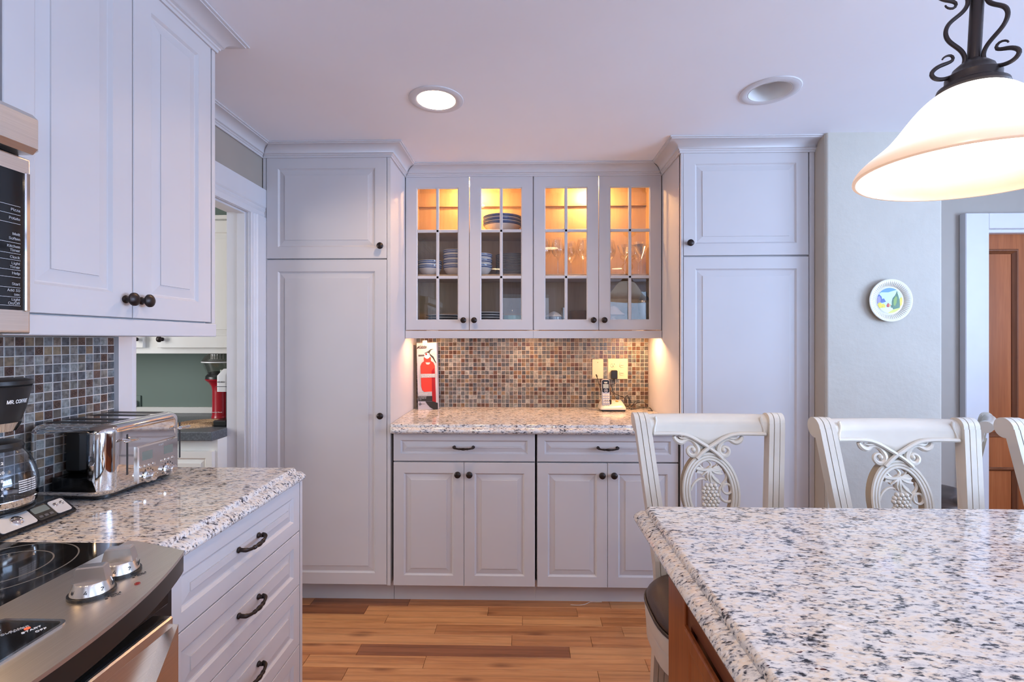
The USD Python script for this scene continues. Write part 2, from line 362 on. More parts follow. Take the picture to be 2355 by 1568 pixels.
# alabaster lamp shade, amber towards the rim
mat('shade_glass', {'t': ('texture_coordinate', {}), 's': ('separate_xyz', {}), 'n': ('noise_texture', dict(scale=14.0, detail=2.0)), 'k': ('math', dict(math_type='multiply_add', value2=.012)), 'q': ('map_range', dict(from_min=.004, from_max=.075, clamp=True)),
    'r': ('rgb_ramp', dict(ramp=[(0, (.86, .42, .13)), (.22, (.90, .52, .24)), (.42, (.95, .73, .55)), (.62, (1, .88, .78)), (1, (1, .95, .88))])),
    'st': ('rgb_ramp', dict(ramp=[(0, (.42,) * 3), (.3, (.50,) * 3), (.55, (.66,) * 3), (1, (1.15,) * 3)])),
    'd': ('principled_bsdf', dict(roughness=.25, base_color=(.8, .75, .7))), 'e': ('emission', {}), 'bw': ('rgb_to_bw', {}), 'a': ('add_closure', {})},
    [('t.object', 's.vector'), ('t.object', 'n.vector'), ('n.fac', 'k.value1'), ('s.z', 'k.value3'), ('k.value', 'q.value'), ('q.result', 'r.fac'), ('q.result', 'st.fac'), ('r.color', 'e.color'), ('st.color', 'bw.color'), ('bw.val', 'e.strength'), ('d.BSDF', 'a.closure1'), ('e.emission', 'a.closure2')], 'a.closure')
# ---------------------------------------------------------------- the setting
WX, YB, CEIL = -1.31, 3.0, 2.305
YL, YR, YG, XL, XR = 2.40, 2.38, 2.70, -0.66, 0.775
rng = random.Random(7)
def prism(poly, z0, z1):
    m = trimesh.creation.extrude_polygon(sg.Polygon(poly), z1 - z0, engine='earcut'); m.apply_translation((0, 0, z0)); return m
floor = struct('floor', box(-3.3, 4.3, -2.9, 3.1, -.08, -.012), 'gap_dark', 'orange brown oak plank floor with knots and dark seams')
PW = .0757
SEAMS = {0: [-1.07, -.577, .44], 1: [-.773, -.169], 2: [-.65, 0.0], 3: [-.40, .458], 4: [-.048, .305], 5: [-.705, .202], 6: [-.406, .51], 7: [-.71, .302]}
TONE = {(0, 1): 'd', (1, 0): 'd', (1, 1): 'l', (4, 0): 'l', (5, 1): 'd', (5, 2): 'l', (7, 1): 'l', (6, 0): 'l', (3, 0): 'l', (2, 0): 'l'}
rest = []
for k in range(-8, 78):
    y1 = 2.483 - PW * k; y0 = y1 - PW
    if y1 > 3.0 or y0 < -2.8: continue
    xs = list(SEAMS.get(k, [])); idx0 = 0
    x = xs[0] if xs else rng.uniform(-1.2, -.6)
    left = [x]
    while left[-1] > -1.35: left.append(left[-1] - rng.uniform(.35, 1.1))
    right = xs[1:] if len(xs) > 1 else []
    last = right[-1] if right else x
    tail = [last]
    while tail[-1] < 4.2: tail.append(tail[-1] + rng.uniform(.35, 1.2))
    cuts = sorted(set(left + xs + tail))
    for a, b in zip(cuts, cuts[1:]):
        a2, b2 = max(a, -1.31), min(b, 4.2)
        if b2 - a2 < .03: continue
        up = rng.uniform(-.0006, 0)
        m = cbox(a2 + .0006, b2 - .0006, y0 + .0005, y1 - .0005, -.012, up, .0011)
        if y0 > .95 and y1 < 2.6 and a2 < 2.2 and b2 > -.9:
            i = len(xs) and sum(1 for s_ in xs if s_ < (a + b) / 2)
            t = TONE.get((k, i)) if k in SEAMS else None
            t = t or rng.choice('mmmld' if rng.random() < .4 else 'mml')
            obj('plank', m, {'m': 'oak_plank', 'l': 'oak_plank_light', 'd': 'oak_plank_dark'}[t], floor, smooth=False)
        else: rest.append(m)
tag(obj('plank_field', cat(*rest), 'oak_plank', floor, smooth=False), 'the rest of the oak planks around the room', kind='stuff')
struct('pantry_room_floor', box(-3.2, -1.31, .6, 2.8, -.012, 0), 'oak_plank', 'oak floor of the little room beyond the doorway')
CANS = [(-.349, 1.945), (.965, 1.905), (.30, .30), (-.35, -1.2), (1.3, -1.2), (2.9, .6)]
cp_ = sg.box(-3.3, -2.9, 4.3, 3.1).difference(sg.MultiPolygon([sg.Polygon([(x + .0775 * math.cos(a), y + .0775 * math.sin(a)) for a in np.linspace(0, 2 * math.pi, 49)[:-1]]) for x, y in CANS]))
cm_ = trimesh.creation.extrude_polygon(cp_, .012, engine='earcut'); cm_.apply_translation((0, 0, CEIL))
struct('ceiling', cat(cm_, box(-3.3, 4.3, -2.9, 3.1, CEIL + .1, CEIL + .15)), 'ceiling_paint', 'low matt white ceiling with recessed lights')
struct('wall_left', cat(box(-1.41, WX, -2.9, 1.60, 0, CEIL), box(-1.41, WX, 1.60, 2.28, 1.955, CEIL), box(-1.41, WX, 2.28, 3.1, 0, CEIL)), 'taupe_wall', 'taupe wall around the white cased doorway')
D0, D1, DT = 2.795, 3.62, 1.985
struct('wall_back', cat(box(-1.43, D0, YB, 3.12, 0, CEIL), box(D0, D1, YB, 3.12, DT, CEIL), box(D1, 4.3, YB, 3.12, 0, CEIL)), 'taupe_wall', 'taupe wall behind the cabinets and around the panelled wooden door')
struct('wall_right', cat(box(4.2, 4.32, -2.9, -.9, 0, CEIL), box(4.2, 4.32, 1.3, 3.1, 0, CEIL), box(4.2, 4.32, -.9, 1.3, 0, .85), box(4.2, 4.32, -.9, 1.3, 2.15, CEIL)), 'plain_wall', 'wall with a wide window at the right of the kitchen')
struct('wall_rear', cat(box(-1.43, -.4, -2.92, -2.8, 0, CEIL), box(.5, 1.3, -2.92, -2.8, 0, CEIL), box(3.8, 4.3, -2.92, -2.8, 0, CEIL), box(-.4, .5, -2.92, -2.8, 0, .95), box(-.4, .5, -2.92, -2.8, 2.15, CEIL), box(1.3, 3.8, -2.92, -2.8, 0, .12), box(1.3, 3.8, -2.92, -2.8, 2.2, CEIL)), 'plain_wall', 'rear wall with windows behind the camera')
struct('wall_pantry_back', box(-3.3, -1.43, 2.72, 2.84, 0, CEIL), 'teal_wall', 'dark sea green wall of the little room')
struct('wall_pantry_left', cat(box(-3.32, -3.2, .5, .75, 0, CEIL), box(-3.32, -3.2, 1.85, 2.84, 0, CEIL), box(-3.32, -3.2, .75, 1.85, 0, 1.1), box(-3.32, -3.2, .75, 1.85, 1.9, CEIL)), 'teal_wall', 'window wall of the little room')
struct('wall_pantry_front', box(-3.3, -1.43, .5, .62, 0, CEIL), 'teal_wall', 'near wall of the little room')
def window(n, w, h, nx, loc, rz, label):
    t = thing(f'window_{n}', label, None, loc, rz, kind='structure')
    f = .05
    obj('window_frame', rect_rings(w, h, [(-.06, .02), (-.06, -.01), (.0, -.012), (f, -.005), (f, .06), (0, .06)], closed=True), 'trim_paint', t)
    for k in range(1, nx): obj('mullion', cbox(w * k / nx - .02, w * k / nx + .02, 0, .05, f, h - f, .003), 'trim_paint', t)
    obj('sash_bar', cbox(f, w - f, 0, .045, h * .5 - .018, h * .5 + .018, .003), 'trim_paint', t)
    obj('window_sill', cbox(-.09, w + .09, -.06, .05, -.05, -.01, .004), 'trim_paint', t)
window(1, 2.5, 2.08, 3, (3.8, -2.8, .12), 180, 'wide glazed patio door in the rear wall')
window(2, .9, 1.2, 1, (.5, -2.8, .95), 180, 'narrow white window in the rear wall')
window(3, 2.2, 1.3, 3, (4.2, 1.3, .85), -90, 'white window in the right wall')
# chimney breast
cx0, cx1, cy = 1.424, at(2168, 700, 2.295)[0], 2.295
br = struct('chimney_breast', prism(rrect(cx0, cx1, cy, YB, .012), 0, CEIL), 'plaster', 'pale uneven plaster chimney breast beside the right cabinet')
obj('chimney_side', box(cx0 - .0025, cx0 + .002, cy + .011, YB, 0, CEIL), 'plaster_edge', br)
# crown moulding: one mitred run around room corner, tall cabinets and glass cabinets
CH = .060
CROWN = [(0, CEIL - CH), (.006, CEIL - CH), (.007, CEIL - CH + .009), (.011, CEIL - CH + .011), (.012, CEIL - CH + .016), (.019, CEIL - CH + .019)]
CROWN += [(.019 + .044 * (1 - math.cos(a)), CEIL - CH + .019 + .030 * math.sin(a)) for a in np.linspace(0, math.pi / 2, 9)][1:]
CROWN += [(.064, CEIL - .008), (.071, CEIL - .006), (.071, CEIL - .0005), (0, CEIL - .0005)]
RUN = [(WX + .002, 1.515), (WX + .002, YL), (XL, YL), (XL, YG), (XR, YG), (XR, YR), (1.42, YR), (1.42, 2.99)]
struct('trim_1', sweep(CROWN, RUN, 0, 1), 'cabinet_paint', 'cream crown moulding over the doorway wall')
struct('trim_2', sweep(CROWN, RUN, 3, 4), 'cabinet_paint', 'cream crown moulding over the glass cabinets')
# doorway in the left wall
dw = thing('door_2', 'open white doorway to the little room', None, kind='structure')
def casing(y0, y1, z0, z1, flip=False):
    w = y1 - y0; pr_ = [(0, 0), (.022, 0), (.022, w * .62), (.016, w * .68), (.018, w * .74), (.012, w * .82), (.014, w * .93), (.010, w), (0, w)]
    return prism([(WX + d, (y1 - q) if flip else (y0 + q)) for d, q in pr_], z0, z1)
obj('casing', casing(1.512, 1.597, 0, 2.085), 'trim_paint', dw)
obj('casing', casing(2.280, 2.399, 0, 1.945, True), 'trim_paint', dw)
hd = casing(0, .14, 1.597, 2.399, False)
v = hd.vertices.copy(); hd.vertices = np.c_[v[:, 0], v[:, 2], 2.085 - v[:, 1]]; hd.fix_normals()
obj('head_casing', hd, 'trim_paint', dw)
obj('jamb', cbox(-1.414, WX + .004, 1.590, 1.602, 0, 1.957, .001), 'trim_paint', dw)
obj('jamb', cat(cbox(-1.414, WX + .004, 2.276, 2.288, 0, 1.957, .001), cbox(-1.36, -1.322, 2.268, 2.277, 0, 1.95, .001)), 'trim_paint', dw)
obj('head_jamb', cat(cbox(-1.414, WX + .004, 1.60, 2.278, 1.943, 1.955, .001), cbox(-1.36, -1.322, 1.60, 2.27, 1.935, 1.944, .001)), 'trim_paint', dw)
# panelled wooden door in the back wall
dr = thing('door_1', 'reddish brown panelled wooden door in white casing', None, (0, 0, 0), kind='structure')
xc = at(2216, 700, YB - .03)[0]
zt = at(2245, 491, YB - .03)[1]; zi = at(2245, 527, YB - .03)[1]
def vcas(x0, x1, z1): return prism([(x0, YB), (x0, YB - .045), (x0 + .004, YB - .05), (x0 + .06, YB - .05), (x0 + .066, YB - .035), (x1 - .012, YB - .035), (x1, YB - .03), (x1, YB)], 0, z1)
obj('casing', cbox(xc, D0 + .004, YB - .045, YB, 0, zt, .004), 'trim_paint', dr)
obj('casing', cbox(D1 - .004, D1 + .10, YB - .045, YB, 0, zt, .004), 'trim_paint', dr)
obj('head_casing', cat(cbox(D0 - .0, D1, YB - .045, YB, zi, zt, .004), cbox(D0, D1, YB - .03, YB + .02, zi - .022, zi, .003)), 'trim_paint', dr)
dz, dw_ = DT - .012, D1 - D0 - .01
px = lambda u: at(u, 700, YB + .02)[0] - D0 - .005
pz = lambda v_: at(2300, v_, YB + .02)[1] - .005
slab = rect_rings(dw_, dz - .005, [(0, .04), (0, .001), (.001, 0)])
slab = extrude_xz(sg.box(0, 0, dw_, dz).difference(sg.MultiPolygon([sg.box(px(2263), pz(1005), px(2341), pz(573)), sg.box(px(2263), .24, px(2341), pz(1074)), sg.box(dw_ - px(2341) + .0, pz(1005), dw_ - px(2263), pz(573)), sg.box(dw_ - px(2341), .24, dw_ - px(2263), pz(1074))])), 0, .035)
obj('door_frame_stiles', move(slab, D0 + .005, YB + .02, .005), 'fir_door', dr)
for xa, xb in ((px(2263), px(2341)), (dw_ - px(2341), dw_ - px(2263))):
    for za, zb in ((pz(1005), pz(573)), (.24, pz(1074))):
        w, h = xb - xa, zb - za
        obj('door_panel', move(box(0, w, .014, .024, 0, h), D0 + .005 + xa, YB + .02, .005 + za), 'fir_door', dr)
        obj('panel_moulding', move(rect_rings(w, h, [(0, .02), (0, -.004), (.004, -.008), (.012, -.008), (.016, .0), (.024, .006), (.028, .014), (.028, .02)], closed=True), D0 + .005 + xa, YB + .02, .005 + za), 'fir_moulding', dr)
k = at(2252, 775, YB)
obj('door_knob', move(lathe([(0, 0), (.022, .002), (.024, .006), (.010, .010), (.008, .03), (.022, .036), (.026, .048), (.018, .058), (0, .06)], 24), k[0], YB + .02, k[1], rx=90), 'brass', dr)
for a, b_, n_ in (((cx1, YB - .014), (xc, YB), 'baseboard_back'),):
    struct(n_, cbox(a[0], b_[0], YB - .016, YB, 0, .14, .003), 'trim_paint', 'white baseboard beside the wooden door')
struct('baseboard_chimney', cbox(cx0, cx1, cy - .016, cy, 0, .14, .003), 'trim_paint', 'white baseboard at the foot of the chimney breast')

# ---------------------------------------------------------------- cabinets
def knob_mesh(r=.0165):
    return move(lathe([(0, 0), (.009, 0), (.010, .003), (.0065, .006), (.006, .014), (r * .8, .018), (r, .022), (r * .97, .026), (r * .7, .030), (r * .3, .032), (0, .0322)], 20), rx=90)
def pull_mesh(L=.094):
    a = L / 2
    ms = [move(lathe([(0, 0), (.0075, 0), (.008, .003), (.0055, .006), (.005, .014)], 12), x, rx=90) for x in (-a, a)]
    p = spline([(-a - .004, -.010, .002), (-a, -.020, 0), (-a * .7, -.026, -.003), (-a * .3, -.029, -.004), (0, -.030, -.004), (a * .3, -.029, -.004), (a * .7, -.026, -.003), (a, -.020, 0), (a + .004, -.010, .002)], 49)
    x = np.abs(p[:, 0]) / a
    r = .0042 + .0022 * np.exp(-(x / .22) ** 2) + .0016 * np.exp(-((x - .38) / .04) ** 2) + .0016 * np.exp(-((x - .48) / .03) ** 2) + .0016 * np.exp(-((x - 1) / .12) ** 2)
    return cat(*ms, tube(p, r, 10))
KNOB, PULL = knob_mesh(), pull_mesh()
def add_door(parent, x, z, w, h, y, kx=None, kz=None, fw=.058, mat_='cabinet_paint', roll=0, slope=.026, name='door', hardware='knob', rz=0, origin=(0, 0)):
    """door at (x, z) on the plane y; rz turns it about the z axis at origin"""
    m = panel_door(w, h, fw, slope=slope)
    if roll: m = move(m, ry=roll)
    d = obj(name, place(move(m, x, y, z), rz, origin), mat_, parent, smooth=False)
    if kx is not None:
        obj(hardware if hardware == 'knob' else 'handle', place(move(KNOB if hardware == 'knob' else PULL, kx, y, kz), rz, origin), 'bronze', d)
    return d
def place(m, rz, origin):
    return move(m, origin[0], origin[1], 0, rz) if (rz or origin != (0, 0)) else m
# tall cabinets either side of the niche
def tall(label, x0, x1, y, seam_z, door_x0, door_x1, knob_side, path, i0, i1, roll=0, zt_=2.254):
    t = thing('tall_cabinet', label, 'cabinet', group='tall cream cabinets flanking the niche')
    obj('body', cat(box(x0 + .001, x1 - .001, y + .0205, YB - .001, .105, CEIL - .001), box(x0 + .001, door_x0 - .003, y, y + .03, .105, CEIL - .03), box(door_x1 + .003, x1, y, y + .03, .105, CEIL - .03), box(x0 + .001, x1, y, y + .03, zt_ + .004, CEIL - .002)), 'cabinet_paint', t, smooth=False)
    w = door_x1 - door_x0
    kx = door_x1 - .027 if knob_side == 'r' else door_x0 + .027
    add_door(t, door_x0, seam_z + .003, w, zt_ - seam_z - .005, y, kx, seam_z + .062, roll=roll)
    add_door(t, door_x0, .108, w, seam_z - .003 - .108, y, kx, .955 if knob_side == 'r' else .95)
    obj('toe_kick', box(x0 + .001, x1 - .001, y + .07, y + .09, 0, .106), 'cabinet_paint', t, smooth=False)
    obj('crown', sweep(CROWN, path, i0, i1), 'cabinet_paint', t)
    return t
tall('tall cream cabinet left of the niche, beside the doorway casing', -1.306, XL, YL, 1.738, -1.288, -.680, 'r', RUN, 1, 3)
tall('tall cream cabinet right of the niche, beside the plaster chimney breast', XR, 1.42, YR, 1.742, .788, 1.393, 'l', RUN, 4, 7, roll=-.25)
# glass-fronted wall cabinets
GZ0, GZ1 = 1.388, 2.250
SH1, SH2 = 1.962, 1.706
def glass_cab(x0, x1, seam, label, shelves, puck_x):
    t = thing('glass_cabinet', label, 'cabinet', group='glass-fronted wall cabinets in the niche')
    yb = YB - .012
    obj('body', cat(box(x0, x0 + .018, YG + .021, yb, GZ0, CEIL - .03), box(x1 - .018, x1, YG + .021, yb, GZ0, CEIL - .03), box(x0, x1, YG + .021, yb, GZ0 + .022, GZ0 + .040), box(x0, x1, yb - .006, yb, GZ0, CEIL - .03)), 'maple', t, smooth=False)
    obj('top_board', box(x0, x1, YG + .021, yb, GZ1 + .02, GZ1 + .04), 'maple', t, smooth=False)
    obj('hanging_rail', cat(box(x0 + .018, x1 - .018, yb - .022, yb - .006, 2.16, 2.235), cbox(x0 + .018, x1 - .018, yb - .025, yb - .006, 2.152, 2.160, .001)), 'maple', t, smooth=False)
    obj('face_frame', cat(box(x0, x0 + .003, YG + .012, YG + .021, GZ0 - .002, CEIL - .03), box(x1 - .003, x1, YG + .012, YG + .021, GZ0 - .002, CEIL - .03), box(x0, x1, YG + .001, YG + .021, GZ1 + .004, CEIL - .02)), 'cabinet_paint', t, smooth=False)
    obj('light_valance', cbox(x0, x1, YG - .004, YG + .02, 1.341, 1.3835, .002), 'cabinet_paint', t)
    for z in shelves: obj('shelf', cbox(x0 + .019, x1 - .019, YG + .045, yb - .007, z - .019, z, .001), 'maple', t)
    for a, b, side in ((x0 + .003, seam - .0016, 'r'), (seam + .0016, x1 - .003, 'l')):
        w, h = b - a, GZ1 - GZ0
        fx, f0, f1 = .060, .054, .063
        d = obj('door', move(extrude_xz(sg.box(0, 0, w, h).difference(sg.box(fx, f0, w - fx, h - f1)), 0, .02), a, YG, GZ0), 'cabinet_paint', t, smooth=False)
        ox0, ox1, oz0, oz1 = a + fx, b - fx, GZ0 + f0, GZ1 - f1
        obj('sticking', move(rect_rings(ox1 - ox0, oz1 - oz0, [(-.001, .004), (-.001, .002), (.005, .006), (.005, .013), (-.001, .013)], closed=True), ox0, YG, oz0), 'cabinet_paint', d, smooth=False)
        mx = (ox0 + ox1) / 2
        obj('muntin', cbox(mx - .0085, mx + .0085, YG + .003, YG + .014, oz0, oz1, .003), 'cabinet_paint', d)
        H = (oz1 - oz0)
        zs = [oz0, 1.684, 1.944, oz1]
        for q in (1, 2): obj('muntin', cbox(ox0, ox1, YG + .003, YG + .0138, zs[q] - .0085, zs[q] + .0085, .003), 'cabinet_paint', d)
        for c in range(2):
            for r_ in range(3):
                pa, pb = (ox0, mx) if c == 0 else (mx, ox1)
                obj('pane', box(pa + .001, pb - .001, YG + .0145, YG + .0175, zs[r_] + .001, zs[r_ + 1] - .001), 'pane_glass', d, smooth=False)
        kx = b - .030 if side == 'r' else a + .027
        obj('knob', move(KNOB, kx, YG, GZ0 + .054), 'bronze', d)
    pk = obj('puck_light', lathe([(0, -.012), (.030, -.012), (.034, -.008), (.034, 0), (0, 0)], 24, puck_x, 2.83, GZ1 + .020), 'white_plastic', t)
    obj('puck_lens', lathe([(0, -.0135), (.024, -.0135), (.024, -.0121), (0, -.0121)], 24, puck_x, 2.83, GZ1 + .020), 'bulb_glow', pk)
    obj('puck_bulb', move(trimesh.creation.capsule(.028, .009, count=[10, 16]), puck_x - .014, 2.83, GZ1 - .006, ry=90), 'xenon_glow', pk)
    light('DiskLight', P(t) + '/puck_beam', (puck_x, 2.83, GZ1 + .004), (0, 0, 0), (1.0, .55, .20), 430.0, Radius=.026)
    return t
XM = at(1226.5, 500, YG)[0]
S1, S2 = at(1079.5, 500, YG)[0], at(1377, 500, YG)[0]
glass_cab(XL + .001, XM - .0001, S1, 'glass-fronted cabinet over the fire extinguisher carton, holding bowls and plates', (SH1, SH2), S1 + .01)
glass_cab(XM + .0001, XR - .001, S2, 'glass-fronted cabinet over the cordless phone, holding wine glasses', (SH2,), S2 - .02)
# under-cabinet lamps
for lx, lab in ((-.52, 'small warm puck lamp under the glass cabinet, above the extinguisher carton'), (.06, 'small warm puck lamp under the meeting edges of the glass cabinets'), (.66, 'small warm puck lamp under the glass cabinet, beside the right tall cabinet')):
    t = thing('undercabinet_lamp', lab, 'lamp', (lx, 2.775, GZ0), group='lamps under the glass cabinets')
    obj('housing', lathe([(0, -.014), (.030, -.014), (.034, -.010), (.034, -.0005), (0, -.0005)], 24), 'white_plastic', t)
    obj('lens', lathe([(0, -.0155), (.024, -.0155), (.024, -.0141), (0, -.0141)], 24), 'bulb_glow', t)
    light('DiskLight', P(t) + '/beam', (0, 0, -.018), (0, 0, 0), (1.0, .52, .23), 260.0 if lx < -.1 else 470.0 if lx > .1 else 260.0, Radius=.026)
# base cabinets
BD0, BD1 = .108, .722
def base_cab(x0, x1, label, y=YL - .005):
    t = thing('base_cabinet', label, 'cabinet', group='cream base cabinets in the niche')
    obj('body', cat(box(x0, x1, y + .021, YB - .02, .104, .866), box(x0, x1, y + .003, y + .021, .868, .8665)), 'cabinet_paint', t, smooth=False)
    g = .002; w = x1 - x0
    xm = (x0 + x1) / 2
    add_door(t, x0 + g, .730, w - 2 * g, .868 - .733 + .004, y, xm, .800, fw=.036, slope=.020, name='drawer', hardware='handle')
    add_door(t, x0 + g, BD0, w / 2 - 1.5 * g, BD1 - BD0, y, xm - .029, BD1 - .055, fw=.052)
    add_door(t, xm + g / 2, BD0, w / 2 - 1.5 * g, BD1 - BD0, y, xm + .029, BD1 - .055, fw=.052)
    obj('toe_kick', box(x0 - (.013 if x0 < -.2 else .0038), x1 + (.0038 if x0 < -.2 else .005), y + .075, y + .09, 0, .105), 'cabinet_paint', t, smooth=False)
    return t
BX = at(1231, 1100, YL)[0]
base_cab(XL + .014, BX, 'cream base cabinet with drawer and two doors under the extinguisher carton')
base_cab(BX + .008, XR - .006, 'cream base cabinet with drawer and two doors behind the first bar stool')

# ---------------------------------------------------------------- stone worktops
EDGE = [(0, 0), (.004, -.0008), (.008, -.004), (.010, -.009), (.0105, -.013), (.016, -.0145), (.022, -.016), (.030, -.0195), (.036, -.025), (.0385, -.031), (.036, -.037), (.030, -.042), (.022, -.0445), (.010, -.045)]
def worktop(x0, x1, y0, y1, zt_, flags, inset=.0385):
    """slab with the stepped edge profile on the flagged sides (left, right, front, back); x0.. are the outermost edges"""
    rings = []
    seg = 4
    for d, dz_ in EDGE:
        e = inset - d
        a, b, c, d_ = (x0 + e * flags[0], x1 - e * flags[1], y0 + e * flags[2], y1 - e * flags[3])
        rings.append(np.c_[rrect(a, b, c, d_, .004 + d * .8, seg), np.full(4 * (seg + 1), zt_ + dz_)])
    return loft(rings[::-1])
tag(obj('stone_worktop', worktop(XL + .001, XR - .001, YL - .045, YB - .001, .914, (0, 0, 1, 0)), 'granite'), 'speckled granite worktop in the lit niche between the tall cabinets', 'worktop')
tag(obj('stone_worktop', worktop(WX + .001, -.715, .973, 1.607, .914, (0, 1, 0, 1)), 'granite'), 'speckled granite worktop carrying the toaster and coffee maker', 'worktop')
tag(obj('stone_worktop', worktop(.281, 2.7, .25, 1.262, .914, (1, 1, 1, 1)), 'granite'), 'big pale granite island top in front of the bar stools', 'worktop')

# ---------------------------------------------------------------- left run
lb = thing('base_cabinet', 'white base cabinet with four stacked drawers beside the range', 'cabinet')
FX = -.737
obj('body', cat(box(WX + .001, FX - .021, .985, 1.583, .10, .868), box(WX + .001, FX, 1.584, 1.600, 0, .868)), 'cabinet_paint', lb, smooth=False)
for i, (za, zb) in enumerate(((.705, .866), (.527, .702), (.330, .524), (.112, .327))):
    m = panel_door(.592, zb - za, .040, slope=.022)
    d = obj('drawer', place(move(m, .987, 0, za), 90, (FX, 0)), 'cabinet_paint', lb, smooth=False)
    obj('handle', place(move(PULL, 1.283, 0, (za + zb) / 2 + .004), 90, (FX, 0)), 'bronze', d)
obj('toe_kick', box(WX + .001, FX - .09, .985, 1.583, 0, .10), 'cabinet_paint', lb, smooth=False)
ub = thing('wall_cabinet', 'cream two-door wall cabinet over the toaster', 'cabinet')
UX = -.975
obj('body', cat(box(WX + .001, UX - .021, .883, 1.508, 1.386, CEIL - .002), box(WX + .001, UX, 1.494, 1.51, 1.386, CEIL - .002), box(WX + .001, UX - .001, .883, 1.51, 2.256, CEIL - .002)), 'cabinet_paint', ub, smooth=False)
for ya, yb2, ky in ((.885, 1.186, 1.163), (1.189, 1.490, 1.212)):
    m = panel_door(yb2 - ya, 2.252 - 1.389, .058)
    d = obj('door', place(move(m, ya, 0, 1.389), 90, (UX, 0)), 'cabinet_paint', ub, smooth=False)
    obj('knob', place(move(KNOB, ky, 0, 1.389 + .045), 90, (UX, 0)), 'bronze', d)
obj('light_valance', cbox(WX + .002, UX + .002, .883, 1.514, 1.344, 1.385, .002), 'cabinet_paint', ub)
obj('crown', sweep(CROWN, [(UX, .883), (UX, 1.51), (WX, 1.51)], 0, 2), 'cabinet_paint', ub)
um = thing('wall_cabinet', 'short cream cabinet above the microwave, outside the picture', 'cabinet')
obj('body', cat(box(WX + .001, UX - .021, .10, .8825, 1.752, CEIL - .002), box(WX + .001, UX - .001, .10, .8825, 2.256, CEIL - .002)), 'cabinet_paint', um, smooth=False)
for ya in (.104, .494): obj('door', place(move(panel_door(.385, .494, .058), ya, 0, 1.757), 90, (UX, 0)), 'cabinet_paint', um, smooth=False)
obj('crown', sweep(CROWN, [(UX, .10), (UX, .8825)], 0, 1), 'cabinet_paint', um)

# ---------------------------------------------------------------- mosaic backsplashes
def mosaic(label, origin, rz, n0, n1, z0, rows, seed, keep):
    """square tiles of a 25 mm grid on a wall: columns n0..n1 along the local x axis; keep(i, j) chooses those built one by one"""
    r = random.Random(seed)
    t = thing('backsplash', label, 'backsplash', (origin[0], origin[1], 0), rz)
    p = TP; g = .0025
    obj('grout', box(n0 * p, n1 * p, -.0079, 0, z0, z0 + rows * p), 'grout', t)
    rest = []; made = 0
    for j in range(rows):
        for i in range(n0, n1):
            x, z = i * p + g / 2, z0 + j * p + g / 2
            dx, dz_ = r.uniform(-.0004, .0004), r.uniform(-.0004, .0004)
            s = p - g
            k = r.random()
            kind = 'copper' if k < .15 else 'stone' if k < .37 else 'glass'
            m = move(rect_rings(s, s, [(0, .003), (0, .0008), (.0008, 0)]), x + dx, -.0088 + r.uniform(-.0006, .0004), z + dz_)
            if kind == 'copper':
                if r.random() < .5:
                    m = cat(m, move(lathe([(.0045, 0), (.0055, .0014), (.0075, .0014), (.0085, 0)], 8), x + s / 2, -.0088, z + s / 2, rx=90), move(ball(0, 0, 0, .0022, 0), x + s / 2, -.009, z + s / 2))
                else:
                    m = cat(m, *[move(ball(0, 0, 0, .0024, 0, (1, .5, 1)), x + s / 2 + a * .0055, -.009, z + s / 2 + b * .0055) for a, b in ((-1, -1), (1, -1), (-1, 1), (1, 1), (0, 0))])
            if keep(i, j) and made < 300:
                obj('tile', m, kind + '_tile', t, smooth=False); made += 1
            else: rest.append(m)
    if rest: tag(obj('tile_field', cat(*rest), 'mixed_tile', t, smooth=False), 'the rest of the small mosaic tiles', kind='stuff')
mosaic('lit mosaic of small stone and glass tiles behind the phone in the niche', (XL, YB - .002), 0, 0, 57, .9145, 17, 3, lambda i, j: 3 <= j <= 9 and i > 7)
mosaic('dim mosaic of small slate and glass tiles behind the toaster', (WX + .001, 0), 90, 39, 60, .9145, 17, 5, lambda i, j: i >= 44)
# ---------------------------------------------------------------- ceiling lamps
def recessed(name, label, x, y, lit, name_=False):
    t = thing(name, label, 'ceiling light', (x, y, CEIL), group='recessed ceiling lights')
    obj('trim_ring', lathe([(.076, .004), (.078, -.003), (.084, -.006), (.098, -.006), (.103, -.004), (.108, -.0035), (.110, -.0015), (.110, -.0002), (.076, .004)], 48), 'trim_paint', t)
    obj('baffle', lathe([(.077, .0), (.078, -.004), (.0765, -.004), (.071, .02), (.0715, .022), (.066, .045), (.0665, .047), (.060, .07), (.055, .085), (0, .085), (0, .088), (.058, .088), (.08, .0)], 48), 'can_glow' if lit else 'white_plastic', t)
    b = obj('bulb', lathe([(0, .040), (.02, .041), (.040, .048), (.044, .056), (.036, .072), (.026, .084), (0, .0845)], 32), 'bulb_glow' if lit else 'lens_frost', t)
    if lit: light('DiskLight', P(t) + '/beam', (0, 0, .036), (0, 0, 0), (1.0, .76, .50) if name_ else (1.0, .66, .36), 410.0 if name_ else 380.0, Radius=.04)
RL = CANS
recessed('recessed_light', 'glowing white recessed ceiling light above the floor in front of the niche', RL[0][0], RL[0][1], True)
recessed('recessed_light', 'unlit white recessed ceiling light in front of the right tall cabinet', RL[1][0], RL[1][1], False)
for (x_, y_), w_ in zip(RL[2:], ('above the range', 'at the rear left', 'at the rear middle', 'by the right window')):
    recessed('recessed_light', f'glowing recessed ceiling light {w_}, outside the picture', x_, y_, True, True)

